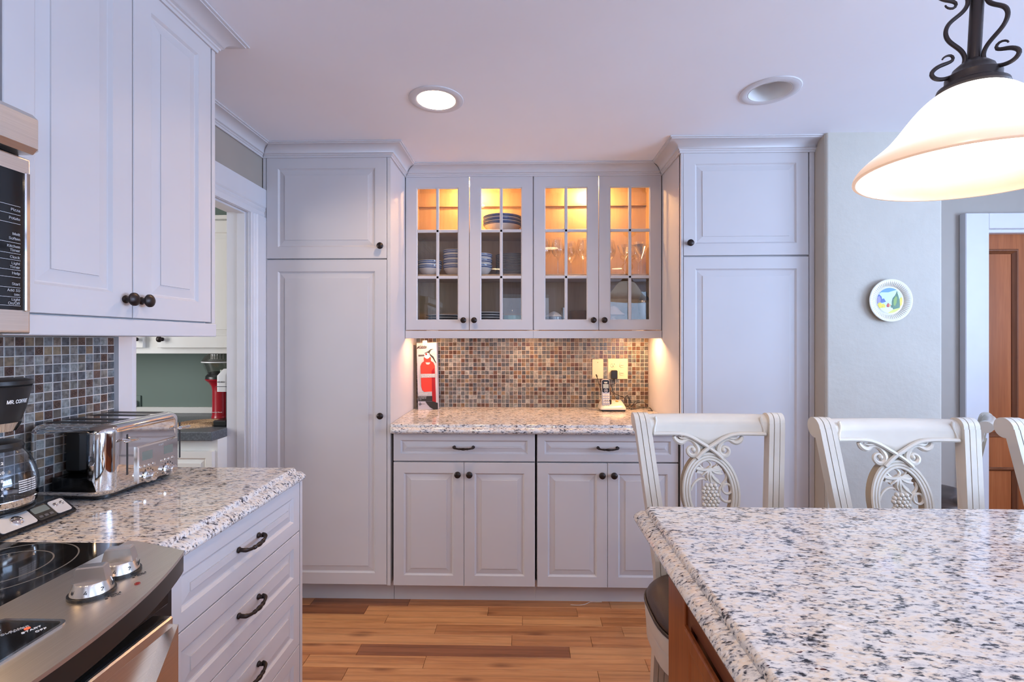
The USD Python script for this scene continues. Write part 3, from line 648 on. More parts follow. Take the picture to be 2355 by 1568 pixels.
# pendant lamp
pl = thing('pendant_lamp', 'pendant lamp with alabaster bell shade and black scrollwork over the island', 'lamp', (.937, 1.037, 1.684))
UsdGeom.Xformable(pl).AddRotateYOp().Set(3.1)
SH = [(.2, .002), (.1975, .011), (.189, .0235), (.165, .047), (.141, .071), (.118, .103), (.100, .130), (.084, .150), (.065, .1675), (.045, .178)]
so = spline([(r, 0, z) for r, z in SH], 40)[:, [0, 2]]
inner = so.copy(); inner[:, 0] -= .0055; inner[:, 1] -= .003
obj('shade', lathe(list(map(tuple, inner[::-1])) + [(.193, -.001), (.197, -.0015), (.2, .0005)] + list(map(tuple, so)), 72), 'shade_glass', pl, smooth=60)
obj('collar', lathe([(.0, .160), (.048, .166), (.056, .171), (.060, .176), (.058, .183), (.048, .190), (.046, .198), (.046, .206), (.036, .216), (.034, .222), (.024, .232), (.013, .240), (0, .242)], 40), 'iron', pl)
obj('stem', lathe([(0, .236), (.0115, .236), (.0115, .60), (0, .60)], 20), 'iron', pl)
obj('canopy', lathe([(0, .575), (.02, .576), (.055, .600), (.058, .612), (.058, .616), (0, .616)], 32), 'iron', pl)
SC = [(.057, .245), (.049, .2525), (.040, .2515), (.0375, .2445), (.045, .238), (.058, .233), (.070, .225), (.075, .215), (.069, .206), (.056, .203), (.040, .207), (.027, .216), (.019, .229), (.0165, .2445), (.023, .26), (.036, .273), (.049, .287), (.0535, .303)]
SC2 = SC + [(r, .606 - z) for r, z in SC[-2::-1]]
for a in (168, 288, 48):
    g = math.radians(a)
    p = spline([(r * math.cos(g), r * math.sin(g), z) for r, z in SC2], 110)
    w = np.r_[np.linspace(.0016, .0042, 12), np.full(86, .0042), np.linspace(.0042, .0016, 12)]
    obj('scroll', tube(p, w, 8), 'iron', pl)
obj('bulb', lathe([(0, .040), (.018, .045), (.030, .062), (.030, .080), (.018, .108), (.013, .135), (.013, .160), (0, .160)], 24), 'soft_bulb', pl)
light('SphereLight', P(pl) + '/bulb_light', (0, 0, .075), (0, 0, 0), (1.0, .66, .36), 6.0, Radius=.034)

# ---------------------------------------------------------------- island
ib = thing('kitchen_island', 'cherry wood island cabinet with a framed side panel under the pale granite', 'island')
IX, IY0, IY1 = .345, .35, 1.148
obj('body', cat(box(IX + .016, 2.62, IY0, 1.03, .0, .866), box(IX + .016, IX + .06, 1.03, IY1, 0, .866)), 'cherry', ib, smooth=False)
obj('corner_post', cbox(IX, IX + .03, 1.034, IY1 + .002, 0, .868, .002), 'cherry', ib)
obj('bead', cbox(IX + .005, IX + .02, 1.006, 1.034, 0, .868, .004), 'cherry_dark', ib)
obj('top_rail', cbox(IX, IX + .03, .42, 1.006, .745, .868, .003), 'cherry_dark', ib)
obj('bottom_rail', cbox(IX, IX + .03, .42, 1.006, 0, .13, .003), 'cherry_dark', ib)
obj('corner_post', cbox(IX, IX + .03, IY0, .42, 0, .868, .002), 'cherry', ib)
obj('side_panel', place(move(rect_rings(.586, .615, [(0, .01), (0, .004), (.006, .012), (.03, .012), (.06, .006)]), .42, 0, .13), 90, (IX, 0)), 'cherry', ib, smooth=False)
op = thing('outlet_plate', 'ivory outlet plate on the end of the wooden island', 'outlet', (IX, 1.118, .755), 90)
obj('cover', cbox(-.022, .022, -.006, -.0002, -.058, .060, .002), 'almond_plastic', op)
for zz in (-.024, .024):
    obj('socket', cat(move(lathe([(0, 0), (.014, 0), (.0135, .0015), (0, .0015)], 20), 0, -.006, zz, rx=90), box(-.006, -.0045, -.0082, -.007, zz - .004, zz + .005), box(.0045, .006, -.0082, -.007, zz - .004, zz + .005)), 'almond_plastic', op)
    obj('slot', cat(box(-.006, -.0045, -.0085, -.0074, zz - .003, zz + .005), box(.0045, .006, -.0085, -.0074, zz - .003, zz + .005)), 'black_print', op)

# ---------------------------------------------------------------- bar stools
def yb(z): return .168 + .165 * (np.asarray(z) - .62)
def bow(x): return .016 * (1 - (np.asarray(x) / .2) ** 2)
def bend(m, with_bow=True):
    m = m.copy(); v = m.vertices.copy(); v[:, 1] += yb(v[:, 2]) + (bow(v[:, 0]) if with_bow else 0); m.vertices = v; return m
def zx(a, b): return ((a - 1160) * .000234, 1.10 - (b - 125) * .000234)
def curve(pts, r, y=-.004, n=40, sides=7):
    p = spline([(zx(*q)[0], y, zx(*q)[1]) for q in pts], n)
    return bend(tube(p, np.interp(np.linspace(0, 1, n), np.linspace(0, 1, len(np.atleast_1d(r))), np.atleast_1d(r)), sides))
def mirror(m):
    m = m.copy(); m.vertices = m.vertices * (-1, 1, 1); m.invert(); return m
def make_stool(label):
    t = thing('bar_stool', label, 'bar stool', group='cream bar stools along the far side of the island')
    # posts with three reeds, rolled top, running down into the rear legs
    line = [(.262, 0.0), (.215, .30), (.178, .55)] + [(float(yb(z)), z) for z in (.66, .8, .95, 1.066)]
    def prof(th, rr):
        return sg.LineString(line).buffer(th, cap_style=2).union(sg.Point(float(yb(1.066)) + rr - th + .002, 1.068).buffer(rr, 16))
    for s in (-1, 1):
        ms, gs = [], []
        for x0, x1, d in ((.190, .2035, 0), (.2035, .2055, .0035), (.2055, .2215, -.0005), (.2215, .2235, .0035), (.2235, .238, 0)):
            g = trimesh.creation.extrude_polygon(prof(.0165 - d, .031 - d), x1 - x0, engine='earcut')
            v = g.vertices; g = trimesh.Trimesh(np.c_[v[:, 2] + x0, v[:, 0], v[:, 1]], g.faces, process=False)
            v = g.vertices.copy(); v[:, 0] -= .105 * np.clip(1.1 - v[:, 2], 0, .5); g.vertices = v * (s, 1, 1)
            if g.volume < 0: g.invert()
            (gs if d > .002 else ms).append(g)
        o = obj('post', cat(*ms), 'chair_paint', t); obj('glazed_groove', cat(*gs), 'chair_groove', o)
    # crest rail rolling back at the top, with the dipped lower edge
    low = spline([(zx(a, b)[0], 0, zx(a, b)[1]) for a, b in ((410, 425), (560, 425), (700, 430), (830, 448), (950, 485), (1060, 532), (1160, 575))], 22)
    xs = np.r_[low[:, 0], -low[-2::-1, 0]]; zs_ = np.r_[low[:, 2], low[-2::-1, 2]]
    xs[0] = -.196; xs[-1] = .196
    V = []
    for x, zb in zip(xs, zs_):
        sec = [(.012, zb), (-.004, zb)] + [(-.004 - .004 * k, zb + (1.062 - zb) * k) for k in (.3, .6, .9)]
        sec += [(.021 + .029 * math.cos(a), 1.064 + .029 * math.sin(a)) for a in np.linspace(math.pi, -.35 * math.pi, 12)] + [(.022, 1.036)]
        V.append([(x, y + float(yb(z)) + float(bow(x)), z) for y, z in sec])
    obj('crest_rail', grid(np.array(V), closed_v=True, cap=True), 'chair_paint', t, smooth=40)
    rib = [(405, 400), (560, 402), (700, 405), (830, 420), (950, 465), (1060, 530), (1160, 592), (1245, 655), (1330, 735)]
    obj('rib', curve(rib, .0062, -.008), 'chair_paint', t); obj('rib', mirror(curve(rib, .0062, -.0085)), 'chair_paint', t)
    side = curve([(440, 175), (445, 260), (425, 330), (425, 405)], .004, -.007, 16)
    obj('rib', side, 'chair_paint', t); obj('rib', mirror(side), 'chair_paint', t)
    # acanthus scrolls
    sc = cat(curve([(700, 445), (735, 505), (800, 525), (870, 490), (940, 500), (1000, 560), (1022, 630), (1000, 685), (945, 705), (895, 680), (880, 630), (920, 590), (965, 600), (980, 640), (955, 655)], [.006, .0085, .009, .0075, .007, .0075, .008, .0085, .009, .008, .007, .006, .005, .0045, .004], 0, 60),
             curve([(760, 450), (830, 470), (900, 465), (980, 510), (1010, 590)], [.002, .006, .006, .004, .002], -.003, 24), curve([(850, 440), (930, 455), (1000, 500), (1060, 590)], [.002, .005, .006, .003], 0, 24), bend(move(ball(0, 0, 0, .0075, 2), zx(958, 625)[0], -.002, zx(958, 625)[1])))
    obj('scroll', sc, 'chair_paint', t); obj('scroll', mirror(sc), 'chair_paint', t)
    web = sg.Polygon([zx(*q) for q in ((900, 440), (1000, 480), (1100, 560), (1160, 610), (1220, 560), (1320, 480), (1420, 440), (1380, 560), (1345, 720), (1160, 700), (975, 720), (1010, 620), (990, 540))])
    obj('web', bend(extrude_xz(web, .002, .014)), 'chair_paint', t, smooth=False)
    # oval ring of three beads
    oc = (.0005, .853)
    ring = bend(extrude_xz(ell(*oc, .0915, .1235, 64).difference(ell(*oc, .0635, .0965, 64)), -.001, .020))
    o = obj('oval_ring', ring, 'chair_groove', t)
    for a, b in ((.086, .118), (.0775, .1095), (.069, .101)):
        k = np.linspace(0, 2 * math.pi, 65)
        p = np.c_[oc[0] + a * np.cos(k), np.full(65, -.002), oc[1] + b * np.sin(k)]
        obj('bead', bend(tube(p, .0052, 6, cap=False)), 'chair_paint', o)
    # vine leaf, stem, tendrils and grapes inside the ring
    half = [(1165, 850), (1195, 875), (1235, 845), (1290, 835), (1335, 880), (1310, 925), (1345, 940), (1300, 960), (1250, 940), (1215, 925), (1225, 970), (1270, 1010), (1310, 1085), (1250, 1075), (1185, 1055)]
    lh = [(1165, 850), (1120, 880), (1070, 870), (1010, 850), (965, 880), (1000, 900), (985, 930), (1040, 940), (1060, 970), (1105, 960), (1110, 1000), (1140, 1040), (1165, 1060)]
    leaf = sg.Polygon([zx(*q) for q in half + lh[::-1]]).buffer(0)
    lf = bend(extrude_xz(leaf, -.001, .009))
    veins = [curve([(1168, 870), e1, e2], [.0038, .0045, .0015], -.0025, 10, 6) for e1, e2 in (((1090, 890), (985, 880)), ((1110, 920), (1050, 965)), ((1165, 960), (1170, 1055)), ((1230, 890), (1325, 885)), ((1230, 920), (1330, 945)), ((1200, 980), (1295, 1075)), ((1130, 950), (1135, 1030)))]
    obj('vine_leaf', cat(lf, *veins), 'chair_paint', t)
    obj('vine', cat(curve([(1120, 765), (1165, 785), (1190, 825), (1165, 865)], .0042, .003, 16), curve([(1010, 800), (1045, 845), (1080, 880)], [.003, .0035], .003, 12), curve([(1290, 790), (1265, 830), (1230, 870)], [.003, .0035], .003, 12),
                    curve([(1120, 1030), (1060, 1010), (990, 1035), (935, 1090), (900, 1160)], .004, .004, 24), curve([(1390, 940), (1385, 1010), (1340, 1070)], .004, .005, 14),
                    curve([(1340, 1070), (1290, 1150), (1290, 1240), (1345, 1300), (1420, 1300), (1455, 1260)], .0042, .004, 30), curve([(1345, 1110), (1365, 1080), (1410, 1080), (1440, 1120), (1430, 1180), (1380, 1200), (1330, 1170), (1325, 1110), (1355, 1070)], .0038, .002, 36)), 'chair_paint', t)
    for r_, row in enumerate(((1110, 1160, 1215), (1075, 1125, 1180, 1235), (1060, 1110, 1165, 1215), (1080, 1135, 1190, 1240), (1060, 1110, 1165, 1220), (1085, 1140, 1195, 1250), (1060, 1115, 1170, 1225), (1085, 1140, 1195), (1110, 1165), (1140,))):
        for c_, gx in enumerate(row):
            x, z = zx(gx, 1085 + r_ * 42)
            obj('grape', bend(ball(x, -.003 - .003 * (c_ in (1, 2)), z, .0068, 1)), 'chair_paint', t, smooth=True)
    obj('splat_base', cat(bend(extrude_xz(sg.Polygon([(-.03, .745), (.03, .745), (.05, .60), (-.05, .60)]), .0, .018)), bend(cbox(-.175, .175, -.004, .02, .60, .645, .003), False)), 'chair_paint', t)
    # seat
    n = 56; k = np.linspace(0, 2 * math.pi, n, endpoint=False)
    e = .62
    sx, sy = np.sign(np.cos(k)) * np.abs(np.cos(k)) ** e, np.sign(np.sin(k)) * np.abs(np.sin(k)) ** e
    def ring_(a, b, z): return np.c_[a * sx, .022 + b * sy, np.full(n, z)]
    dome = [ring_(.236, .176, .583)] + [ring_(.240 * math.cos(g) ** .55, .180 * math.cos(g) ** .55, .585 + .062 * math.sin(g)) for g in np.linspace(.1, 1.5, 10)]
    obj('cushion', loft(dome), 'leather', t, smooth=50)
    p = ring_(.241, .181, .583)
    obj('piping', tube(np.vstack([p, p[:1]]), .0045, 8, cap=False), 'leather_piping', t)
    obj('seat_frame', loft([ring_(.228, .168, .478), ring_(.238, .178, .482), ring_(.240, .180, .528), ring_(.2385, .1785, .530), ring_(.2385, .1785, .533), ring_(.241, .181, .535), ring_(.243, .183, .572), ring_(.238, .178, .579), ring_(.2, .15, .580)]), 'chair_paint', t, smooth=40)
    for sx_ in (-1, 1):
        lg = [(.0, .482), (.030, .482), (.030, .40), (.026, .33), (.021, .18), (.018, .07), (.021, .055), (.024, .04), (.020, .012), (.018, 0), (0, 0)]
        obj('front_leg', lathe(lg[::-1], 16, sx_ * .195, -.105, 0), 'chair_paint', t)
        obj('stretcher', tube([(sx_ * .193, -.105, .20), (sx_ * .165, .225, .20)], .011, 8), 'chair_paint', t)
    obj('foot_rail', tube([(-.195, -.105, .24), (.195, -.105, .24)], .012, 8), 'chair_paint', t)
    return t
stool = make_stool('cream bar stool with carved grape back, standing before the niche base cabinets')
def put(p, x, y, rz=0):
    p.GetAttribute('xformOp:translate').Set(Gf.Vec3d(x, y, 0)); p.GetAttribute('xformOp:rotateZ').Set(float(rz))
put(stool, .594, 1.316)
dup(stool, (1.121, 1.232, 0), 0, 'cream bar stool with carved grape back, standing before the round landscape plate')
dup(stool, (1.690, 1.235, 0), 0, 'cream bar stool cut by the frame edge, one scroll showing before the wooden door')
dup(stool, (2.117, 2.58, 0), -133.4, 'cream carved chair turned edge-on far beyond the stools, only its rolled top showing', 'dining chair', 'dining_chair', .87, 'chair')

# ---------------------------------------------------------------- range and microwave
rg = thing('range', 'stainless and black glass electric range with front knobs', 'range')
obj('body', box(WX + .02, -.715, .215, .968, .02, .884), 'black_plastic', rg, smooth=False)
ck = obj('cooktop', cbox(WX + .02, -.808, .214, .971, .885, .9195, .002), 'black_gloss', rg)
for bx, by, r_ in ((-.955, .855, .112), (-.955, .855, .076), (-.95, .40, .10), (-1.17, .40, .08), (-1.17, .80, .085)):
    obj('burner_ring', lathe([(r_ - .0012, 0), (r_ + .0012, 0), (r_ + .0012, .0004), (r_ - .0012, .0004), (r_ - .0012, 0)], 64, bx, by, .9194), 'burner_print', ck)
def xo(Y): return -.592 - .066 * ((Y - .592) / .33) ** 2
ys = np.linspace(.262, .918, 24)
outer = [(xo(y), y) for y in ys] + [(-.662, .930), (-.79, .9725), (-.808, .9725), (-.808, .205), (-.80, .205), (-.662, .252)]
pp_ = sg.Polygon(outer)
panel_top = trimesh.creation.extrude_polygon(pp_, .006, engine='earcut'); panel_top.apply_translation((0, 0, .917))
obj('control_panel', panel_top, 'brushed_steel', rg)
sk = trimesh.creation.extrude_polygon(pp_.buffer(-.0008), .034, engine='earcut'); sk.apply_translation((0, 0, .883))
obj('panel_apron', sk, 'dark_trim', rg)
obj('lower_trim', cbox(-.72, -.672, .235, .905, .832, .883, .004), 'dark_trim', rg)
for i, (kx_, ky_) in enumerate(((-.712, .838), (-.700, .770), (-.712, .345), (-.700, .415))):
    k = obj('knob', move(lathe([(0, .005), (.0285, .005), (.0285, .007), (.024, .020), (.0225, .0225), (0, .0235)], 36), kx_, ky_, .923), 'satin_steel', rg)
    obj('knob_grip', move(trimesh.convex.convex_hull(np.array([(sx * .0235 * a, sy * b, z) for z, a, b in ((.0225, 1, .0105), (.044, .80, .0085), (.046, .72, .007)) for sx in (-1, 1) for sy in (-1, 1)])), kx_, ky_, .923, 18), 'satin_steel', k)
    obj('knob_base', move(lathe([(0, 0), (.0315, 0), (.0315, .0045), (0, .0052)], 36), kx_, ky_, .923), 'black_plastic', k)
    for nm_, g_ in (('OFF', 60), ('2', 10), ('4', -35), ('6', -80)):
        tm = text(nm_, .006, 0, -.0268, .0098, 0, .0008); obj('dial_print', move(tm, kx_, ky_, .923, g_ + 60), 'black_print', k)
    obj('legend', move(cat(text('DUAL', .0035, .0), text('SINGLE', .0035, .0, 0, .0052)), kx_ + .045, ky_ - .006, .9229, 60, rx=-90), 'black_print', rg, smooth=False)
    obj('burner_mark', lathe([(0, 0), (.0022, 0), (.0022, .0005), (0, .0005)], 12, kx_ + .038, ky_ - .016, .9228), 'black_print', rg)
obj('indicator_lamp', lathe([(0, 0), (.0042, 0), (.0042, .0012), (.003, .002), (0, .0022)], 20, -.651, .802, .9228), 'red_lamp', rg)
dp = obj('display', prism(rrect(-.765, -.667, .45, .690, .010), .9232, .9242), 'black_gloss', rg)
fr = sg.Polygon(rrect(-.769, -.663, .446, .694, .013)).difference(sg.Polygon(rrect(-.764, -.668, .451, .689, .009)))
fm = trimesh.creation.extrude_polygon(fr, .003, engine='earcut'); fm.apply_translation((0, 0, .9225)); obj('display_bezel', fm, 'polished_steel', rg)
for s_, x_, y_, m_ in (('BAKE', -.742, .660, 'white_print'), ('BROIL', -.742, .620, 'white_print'), ('SELF CLEAN', -.722, .655, 'grey_print'), ('TIMER', -.712, .668, 'grey_print'), ('START', -.694, .668, 'white_print'), ('OFF', -.680, .668, 'white_print')):
    obj('display_print', move(text(s_, .0048), x_, y_, .9243, 62, rx=-90), m_, dp, smooth=False)
obj('start_dot', lathe([(0, 0), (.0035, 0), (.0035, .0006), (0, .0006)], 14, -.705, .672, .9242), 'red_led', dp)
od = obj('oven_door', cbox(-.715, -.662, .240, .882, .20, .800, .003), 'brushed_steel', rg)
obj('door_top_rail', cbox(-.690, -.650, .236, .886, .800, .822, .003), 'brushed_steel', od)
obj('vent_slot', cat(*[prism(rrect(-.664, -.656, a, b, .0038), .8218, .8226) for a, b in ((.66, .872), (.42, .63))]), 'black_print', od)
hp = sg.Polygon([(.884, .806), (.884, .20), (.24, .20), (.24, .40), (.45, .45), (.60, .52), (.72, .62), (.80, .70), (.86, .775)])
m = trimesh.creation.extrude_polygon(hp, .022, engine='earcut'); v = m.vertices; m = trimesh.Trimesh(np.c_[-.662 + v[:, 2], v[:, 0], v[:, 1]], m.faces, process=False)
if m.volume < 0: m.invert()
obj('door_face', m, 'brushed_steel', od)
bd = lathe([(0, 0), (.006, 0), (.0055, .0012), (0, .0016)], 20)
bd.vertices = bd.vertices * (2.0, .8, 1); obj('badge', move(bd, -.640, .80, .715, 90, rx=90), 'chrome', od)
obj('storage_drawer', cbox(-.715, -.655, .240, .882, .03, .19, .003), 'brushed_steel', rg)

mw = thing('microwave', 'stainless over-the-range microwave with black keypad, cut by the frame', 'microwave')
obj('body', box(WX + .002, -.925, .105, .866, 1.350, 1.745), 'black_plastic', mw, smooth=False)
ff = rect_rings(.762, .320, [(0, .03), (0, .006), (.002, .002), (.006, 0)])
obj('front_frame', place(move(ff, .106, 0, 1.346), 90, (-.902, 0)), 'brushed_steel', mw)
obj('vent_grille', cbox(-.93, -.884, .104, .872, 1.672, 1.745, .010), 'brushed_steel', mw)
kp = obj('keypad', cbox(-.9025, -.9012, .70, .8535, 1.388, 1.636, .0004), 'black_gloss', mw)
obj('keypad_edge', cbox(-.9025, -.8975, .8530, .8625, 1.386, 1.638, .002), 'chrome', mw)
obj('door_window', cbox(-.9025, -.9012, .16, .64, 1.40, 1.63, .0004), 'black_gloss', mw)
for q in (.76, .26):
    ll = obj('cooktop_lamp', cbox(-1.12, -1.02, q - .03, q + .03, 1.346, 1.3505, .001), 'bulb_glow', mw)
    light('RectLight', P(mw) + f'/cooktop_beam_{int(q * 100)}', (-1.07, q, 1.344), (0, 0, 0), (1.0, .64, .34), 45.0, Width=.10, Height=.06)
for s_, v_ in (('Pizza', 480), ('Potato', 500), ('Melt', 536), ('Soften', 547), ('Kitchen', 565), ('Timer', 574), ('Clock', 590), ('Light', 604), ('Timer', 613), ('Help', 627), ('Start', 652), ('Add 30', 667), ('sec', 676), ('Light', 688), ('On/Off', 697)):
    z = EYE_Z - (v_ - 780) / FPX * .848
    m = text(s_, .0046, center=False); w_ = m.bounds[1][0]
    obj('key_print', move(m, -.9008, .8455 - w_, z - .002, 90), 'grey_print', kp, smooth=False)
for v_ in (470, 490, 511, 556, 581, 596, 619, 636, 660, 682, 702):
    z = EYE_Z - (v_ - 780) / FPX * .848
    obj('key_line', box(-.9013, -.9009, .80, .847, z - .0004, z + .0004), 'grey_print', kp)
# ---------------------------------------------------------------- things on the left worktop
ZT = .914
ts = thing('toaster', 'long chrome four-slice toaster with twin dials and displays', 'toaster', (-1.180, 1.357, ZT), -2)
hx, hy = .113, .142
def rr(i, z, r=.046): return np.c_[rrect(-hx + i, hx - i, -hy + i, hy - i, max(r - i, .006), 8), np.full(36, z)]
rings = [rr(.02, .014), rr(.008, .016), rr(.002, .022), rr(0, .030), rr(0, .176)] + [rr(.022 * (1 - math.cos(a)), .176 + .021 * math.sin(a)) for a in np.linspace(.2, 1.57, 7)]
obj('body', loft(rings), 'chrome', ts, smooth=45)
obj('base', loft([rr(.022, .006), rr(.018, .007), rr(.018, .015)]), 'black_plastic', ts)
for sx in (-1, 1):
    for sy in (-1, 1): obj('foot', lathe([(0, 0), (.012, 0), (.013, .007), (0, .007)], 16, sx * .06, sy * .10, 0), 'black_plastic', ts)
obj('top_plate', loft([rr(.024, .1965), rr(.026, .1985), rr(.028, .199)]), 'polished_steel', ts)
for q in (-.087, -.036, .036, .087):
    s = obj('bread_slot', prism(rrect(-.085, .076, q - .014, q + .014, .006), .1988, .1997), 'black_print', ts)
    obj('slot_rim', loft([np.c_[rrect(-.088, .079, q - .017, q + .017, .008), np.full(20, z_)] for z_ in (.1985, .1993)]), 'dark_trim', s)
for q, nm in ((-.070, 0), (.121, 1)):
    s = obj('lever_slot', cbox(hx - .001, hx + .0006, q - .003, q + .003, .055, .165, .0005), 'black_print', ts)
    obj('lever', cat(tube([(hx, q, .150), (hx + .012, q, .150)], .004, 8), tube([(hx + .014, q - .024, .149), (hx + .018, q - .012, .150), (hx + .018, q + .012, .150), (hx + .014, q + .024, .149)], [.003, .0042, .0042, .003], 8)), 'chrome', ts)
cp = obj('control_plate', place(move(rect_rings(.148, .102, [(0, .012), (0, .003), (.003, 0), (.005, 0)]), -.043, 0, .022), 90, (hx + .008, 0)), 'polished_steel', ts)
X0 = hx + .008
for a, b in ((-.030, .006), (.048, .082)): obj('display', cbox(X0 - .001, X0 + .0006, a, b, .083, .107, .0004), 'lcd', cp)
for q in (-.034, -.019, -.004, .011, .041, .055, .069, .083): obj('button', move(lathe([(0, 0), (.0055, 0), (.0055, .001), (.0040, .0035), (0, .0042)], 14), X0, q, .066, 90, rx=90), 'chrome', cp)
for q in (-.010, .063):
    d = obj('dial', move(lathe([(0, 0), (.0165, 0), (.0175, .003), (.0135, .005), (.0125, .020), (.010, .022), (0, .0222)], 24), X0, q, .036, 90, rx=90), 'chrome', cp)
    obj('dial_marks', cat(*[box(X0, X0 + .0006, q + .021 * math.sin(g) - .0012, q + .021 * math.sin(g) + .0012, .036 + .021 * math.cos(g) - .0022, .036 + .021 * math.cos(g) + .0022) for g in np.linspace(-1.9, 1.9, 9)]), 'black_print', d)
obj('brand_print', move(text('krups', .005), X0 + .0002, .036, .1125, 90), 'grey_print', cp, smooth=False)
cord = spline([(-.9, 1.512, 1.085), (-1.02, 1.53, 1.09), (-1.06, 1.505, 1.06)], 12)

cm = thing('coffee_maker', 'black drip coffee maker with glass carafe beside the toaster', 'coffee maker', (-1.167, 1.04, ZT))
bp = [(-.125, .0), (.074, .0), (.084, .004), (.087, .011), (.050, .0415), (.045, .042), (-.125, .042)]
base = extrude_xz(sg.Polygon(bp), -.064, .106)
obj('base', base, 'black_gloss', cm)
obj('warming_plate', lathe([(0, .042), (.066, .042), (.066, .046), (.062, .047), (0, .047)], 40), 'black_plastic', cm)
th_ = math.degrees(math.atan2(.0305, .037))
def slope(mesh):            # from a plate lying in x-y (x down the slope, y across, z outwards) to the sloping front of the base
    return move(mesh, .0685, 0, .0265, ry=th_)
obj('left_panel', slope(prism(rrect(-.020, .019, -.058, .018, .006), 0, .0012)), 'silver_plastic', cm)
obj('brew_button', slope(lathe([(0, 0), (.011, 0), (.0115, .003), (.008, .0045), (0, .005)], 24, 0, -.016, .001)), 'chrome', cm)
obj('centre_panel', slope(prism(rrect(-.021, .020, .020, .062, .004), 0, .0008)), 'black_plastic', cm)
obj('clock_display', slope(prism(rrect(-.017, .000, .023, .059, .003), .0006, .0016)), 'lcd', cm)
for q in (.029, .041, .053): obj('key', slope(prism(rrect(.008, .014, q - .004, q + .004, .0015), .0006, .0022)), 'dark_grey_print', cm)
obj('right_panel', slope(prism(rrect(-.020, .019, .064, .100, .006), 0, .0012)), 'silver_plastic', cm)
for q in (.075, .090): obj('set_button', slope(lathe([(0, 0), (.0055, 0), (.005, .002), (0, .003)], 16, -.006, q, .001)), 'chrome', cm)
obj('tower', cbox(-.128, -.062, -.075, .075, .042, .245, .012), 'black_plastic', cm)
obj('brew_basket', lathe([(0, .225), (.036, .226), (.042, .236), (.052, .27), (.060, .312), (.0625, .318), (0, .318)], 48), 'black_plastic', cm)
obj('basket_ring', lathe([(0, .2185), (.036, .2185), (.046, .238), (.0465, .2385), (.040, .239), (0, .235)], 48), 'polished_steel', cm)
obj('lid', cat(cbox(-.128, -.03, -.065, .065, .318, .330, .005), lathe([(0, .318), (.0605, .318), (.0645, .322), (.063, .330), (.05, .334), (0, .336)], 48)), 'black_plastic', cm)
def wrap(s, h, z, R, mid, sx=1.0):
    m = meshkit.text_mesh(s, h, .0006, True); v = m.vertices.copy(); v[:, 0] *= sx; v[:, 0] -= (v[:, 0].min() + v[:, 0].max()) / 2
    g = mid + v[:, 0] / R(z); r = R(z + v[:, 1]) + v[:, 2]
    m.vertices = np.c_[r * np.cos(g), r * np.sin(g), z + v[:, 1]]
    return m
Rb = lambda z: np.interp(z, [.236, .27, .312], [.042, .052, .060]) + .0002
obj('lettering', wrap('MR. COFFEE', .0080, .281, Rb, math.radians(2), .68), 'white_print', cm, smooth=False)
cf = thing('carafe', 'glass coffee carafe with white cup marks and steel band under the black brewer', 'carafe', (-1.167, 1.04, ZT + .047))
CP = [(0, 0), (.060, .0), (.066, .006), (.072, .035), (.073, .055), (.068, .085), (.056, .115), (.046, .130), (.0435, .138)]
cc = spline([(r_, 0, z_) for r_, z_ in CP[2:]], 24)[:, [0, 2]]
inn = [(r_ - .002, z_ + .001) for r_, z_ in cc[::-1]]
obj('glass', lathe([(0, 0), (.060, 0)] + list(map(tuple, cc)) + inn + [(.058, .003), (0, .003)], 56), 'carafe_glass', cf)
Rg = lambda z: np.interp(z, cc[:, 1], cc[:, 0]) + .0004
obj('steel_band', lathe([(Rg(.010), .010), (Rg(.012) + .001, .012), (Rg(.024) + .001, .024), (Rg(.026), .026), (Rg(.018) - .001, .018), (Rg(.010), .010)], 56), 'polished_steel', cf)
obj('collar', lathe([(.040, .130), (.0475, .130), (.049, .137), (.046, .146), (.034, .150), (0, .152), (0, .146), (.040, .138), (.040, .130)], 48), 'black_plastic', cf)
obj('handle', tube(spline([(.030, -.040, .138), (.045, -.075, .142), (.05, -.105, .12), (.05, -.108, .07), (.045, -.085, .035)], 24), .008, 10), 'black_plastic', cf)
for s_, z in (('4', .040), ('6', .054), ('8', .070), ('10', .087), ('12', .106)):
    obj('cup_mark', cat(wrap(s_, .0052, z, Rg, math.radians(-32)), wrap('-', .014, z - .003, Rg, math.radians(-41))), 'white_print', cf, smooth=False)
for k_ in range(6): obj('printed_note', wrap('WARNING HOT GLASS', .0026, .040 + k_ * .0048, Rg, math.radians(4)), 'white_print', cf, smooth=False)

# ---------------------------------------------------------------- the little room beyond the doorway
pb = thing('base_cabinet', 'white base cabinet with a long drawer, seen through the doorway', 'cabinet')
obj('body', box(-2.7, -1.412, 2.205, 2.70, 0, .872), 'pantry_paint', pb, smooth=False)
obj('drawer', move(panel_door(1.225, .155, .03, slope=.015), -2.65, 2.185, .665), 'pantry_paint', pb, smooth=False)
obj('door', move(panel_door(.56, .54, .055), -2.65, 2.185, .11), 'pantry_paint', pb, smooth=False)
obj('door', move(panel_door(.655, .54, .055), -2.08, 2.185, .11), 'pantry_paint', pb, smooth=False)
tag(obj('laminate_worktop', loft([np.c_[rrect(-2.71 + i, -1.411 - i, 2.163 + i, 2.718, .004, 3), np.full(16, z_)] for i, z_ in ((.004, .872), (0, .876), (0, .910), (.004, .914))]), 'blue_grey_stone'), 'grey worktop seen through the doorway', 'worktop')
tag(obj('worktop_upstand', cbox(-2.71, -1.412, 2.702, 2.7195, .9145, .950, .002), 'pantry_paint'), 'white upstand strip along the green wall behind the popcorn machine', 'upstand')
pu = thing('wall_cabinet', 'white wall cabinet with black knob on the green wall, seen through the doorway', 'cabinet')
obj('body', box(-2.75, -1.412, 2.472, 2.718, 1.262, 1.975), 'pantry_paint', pu, smooth=False)
obj('cornice', cbox(-2.76, -1.412, 2.455, 2.718, 1.955, 1.978, .004), 'pantry_paint', pu)
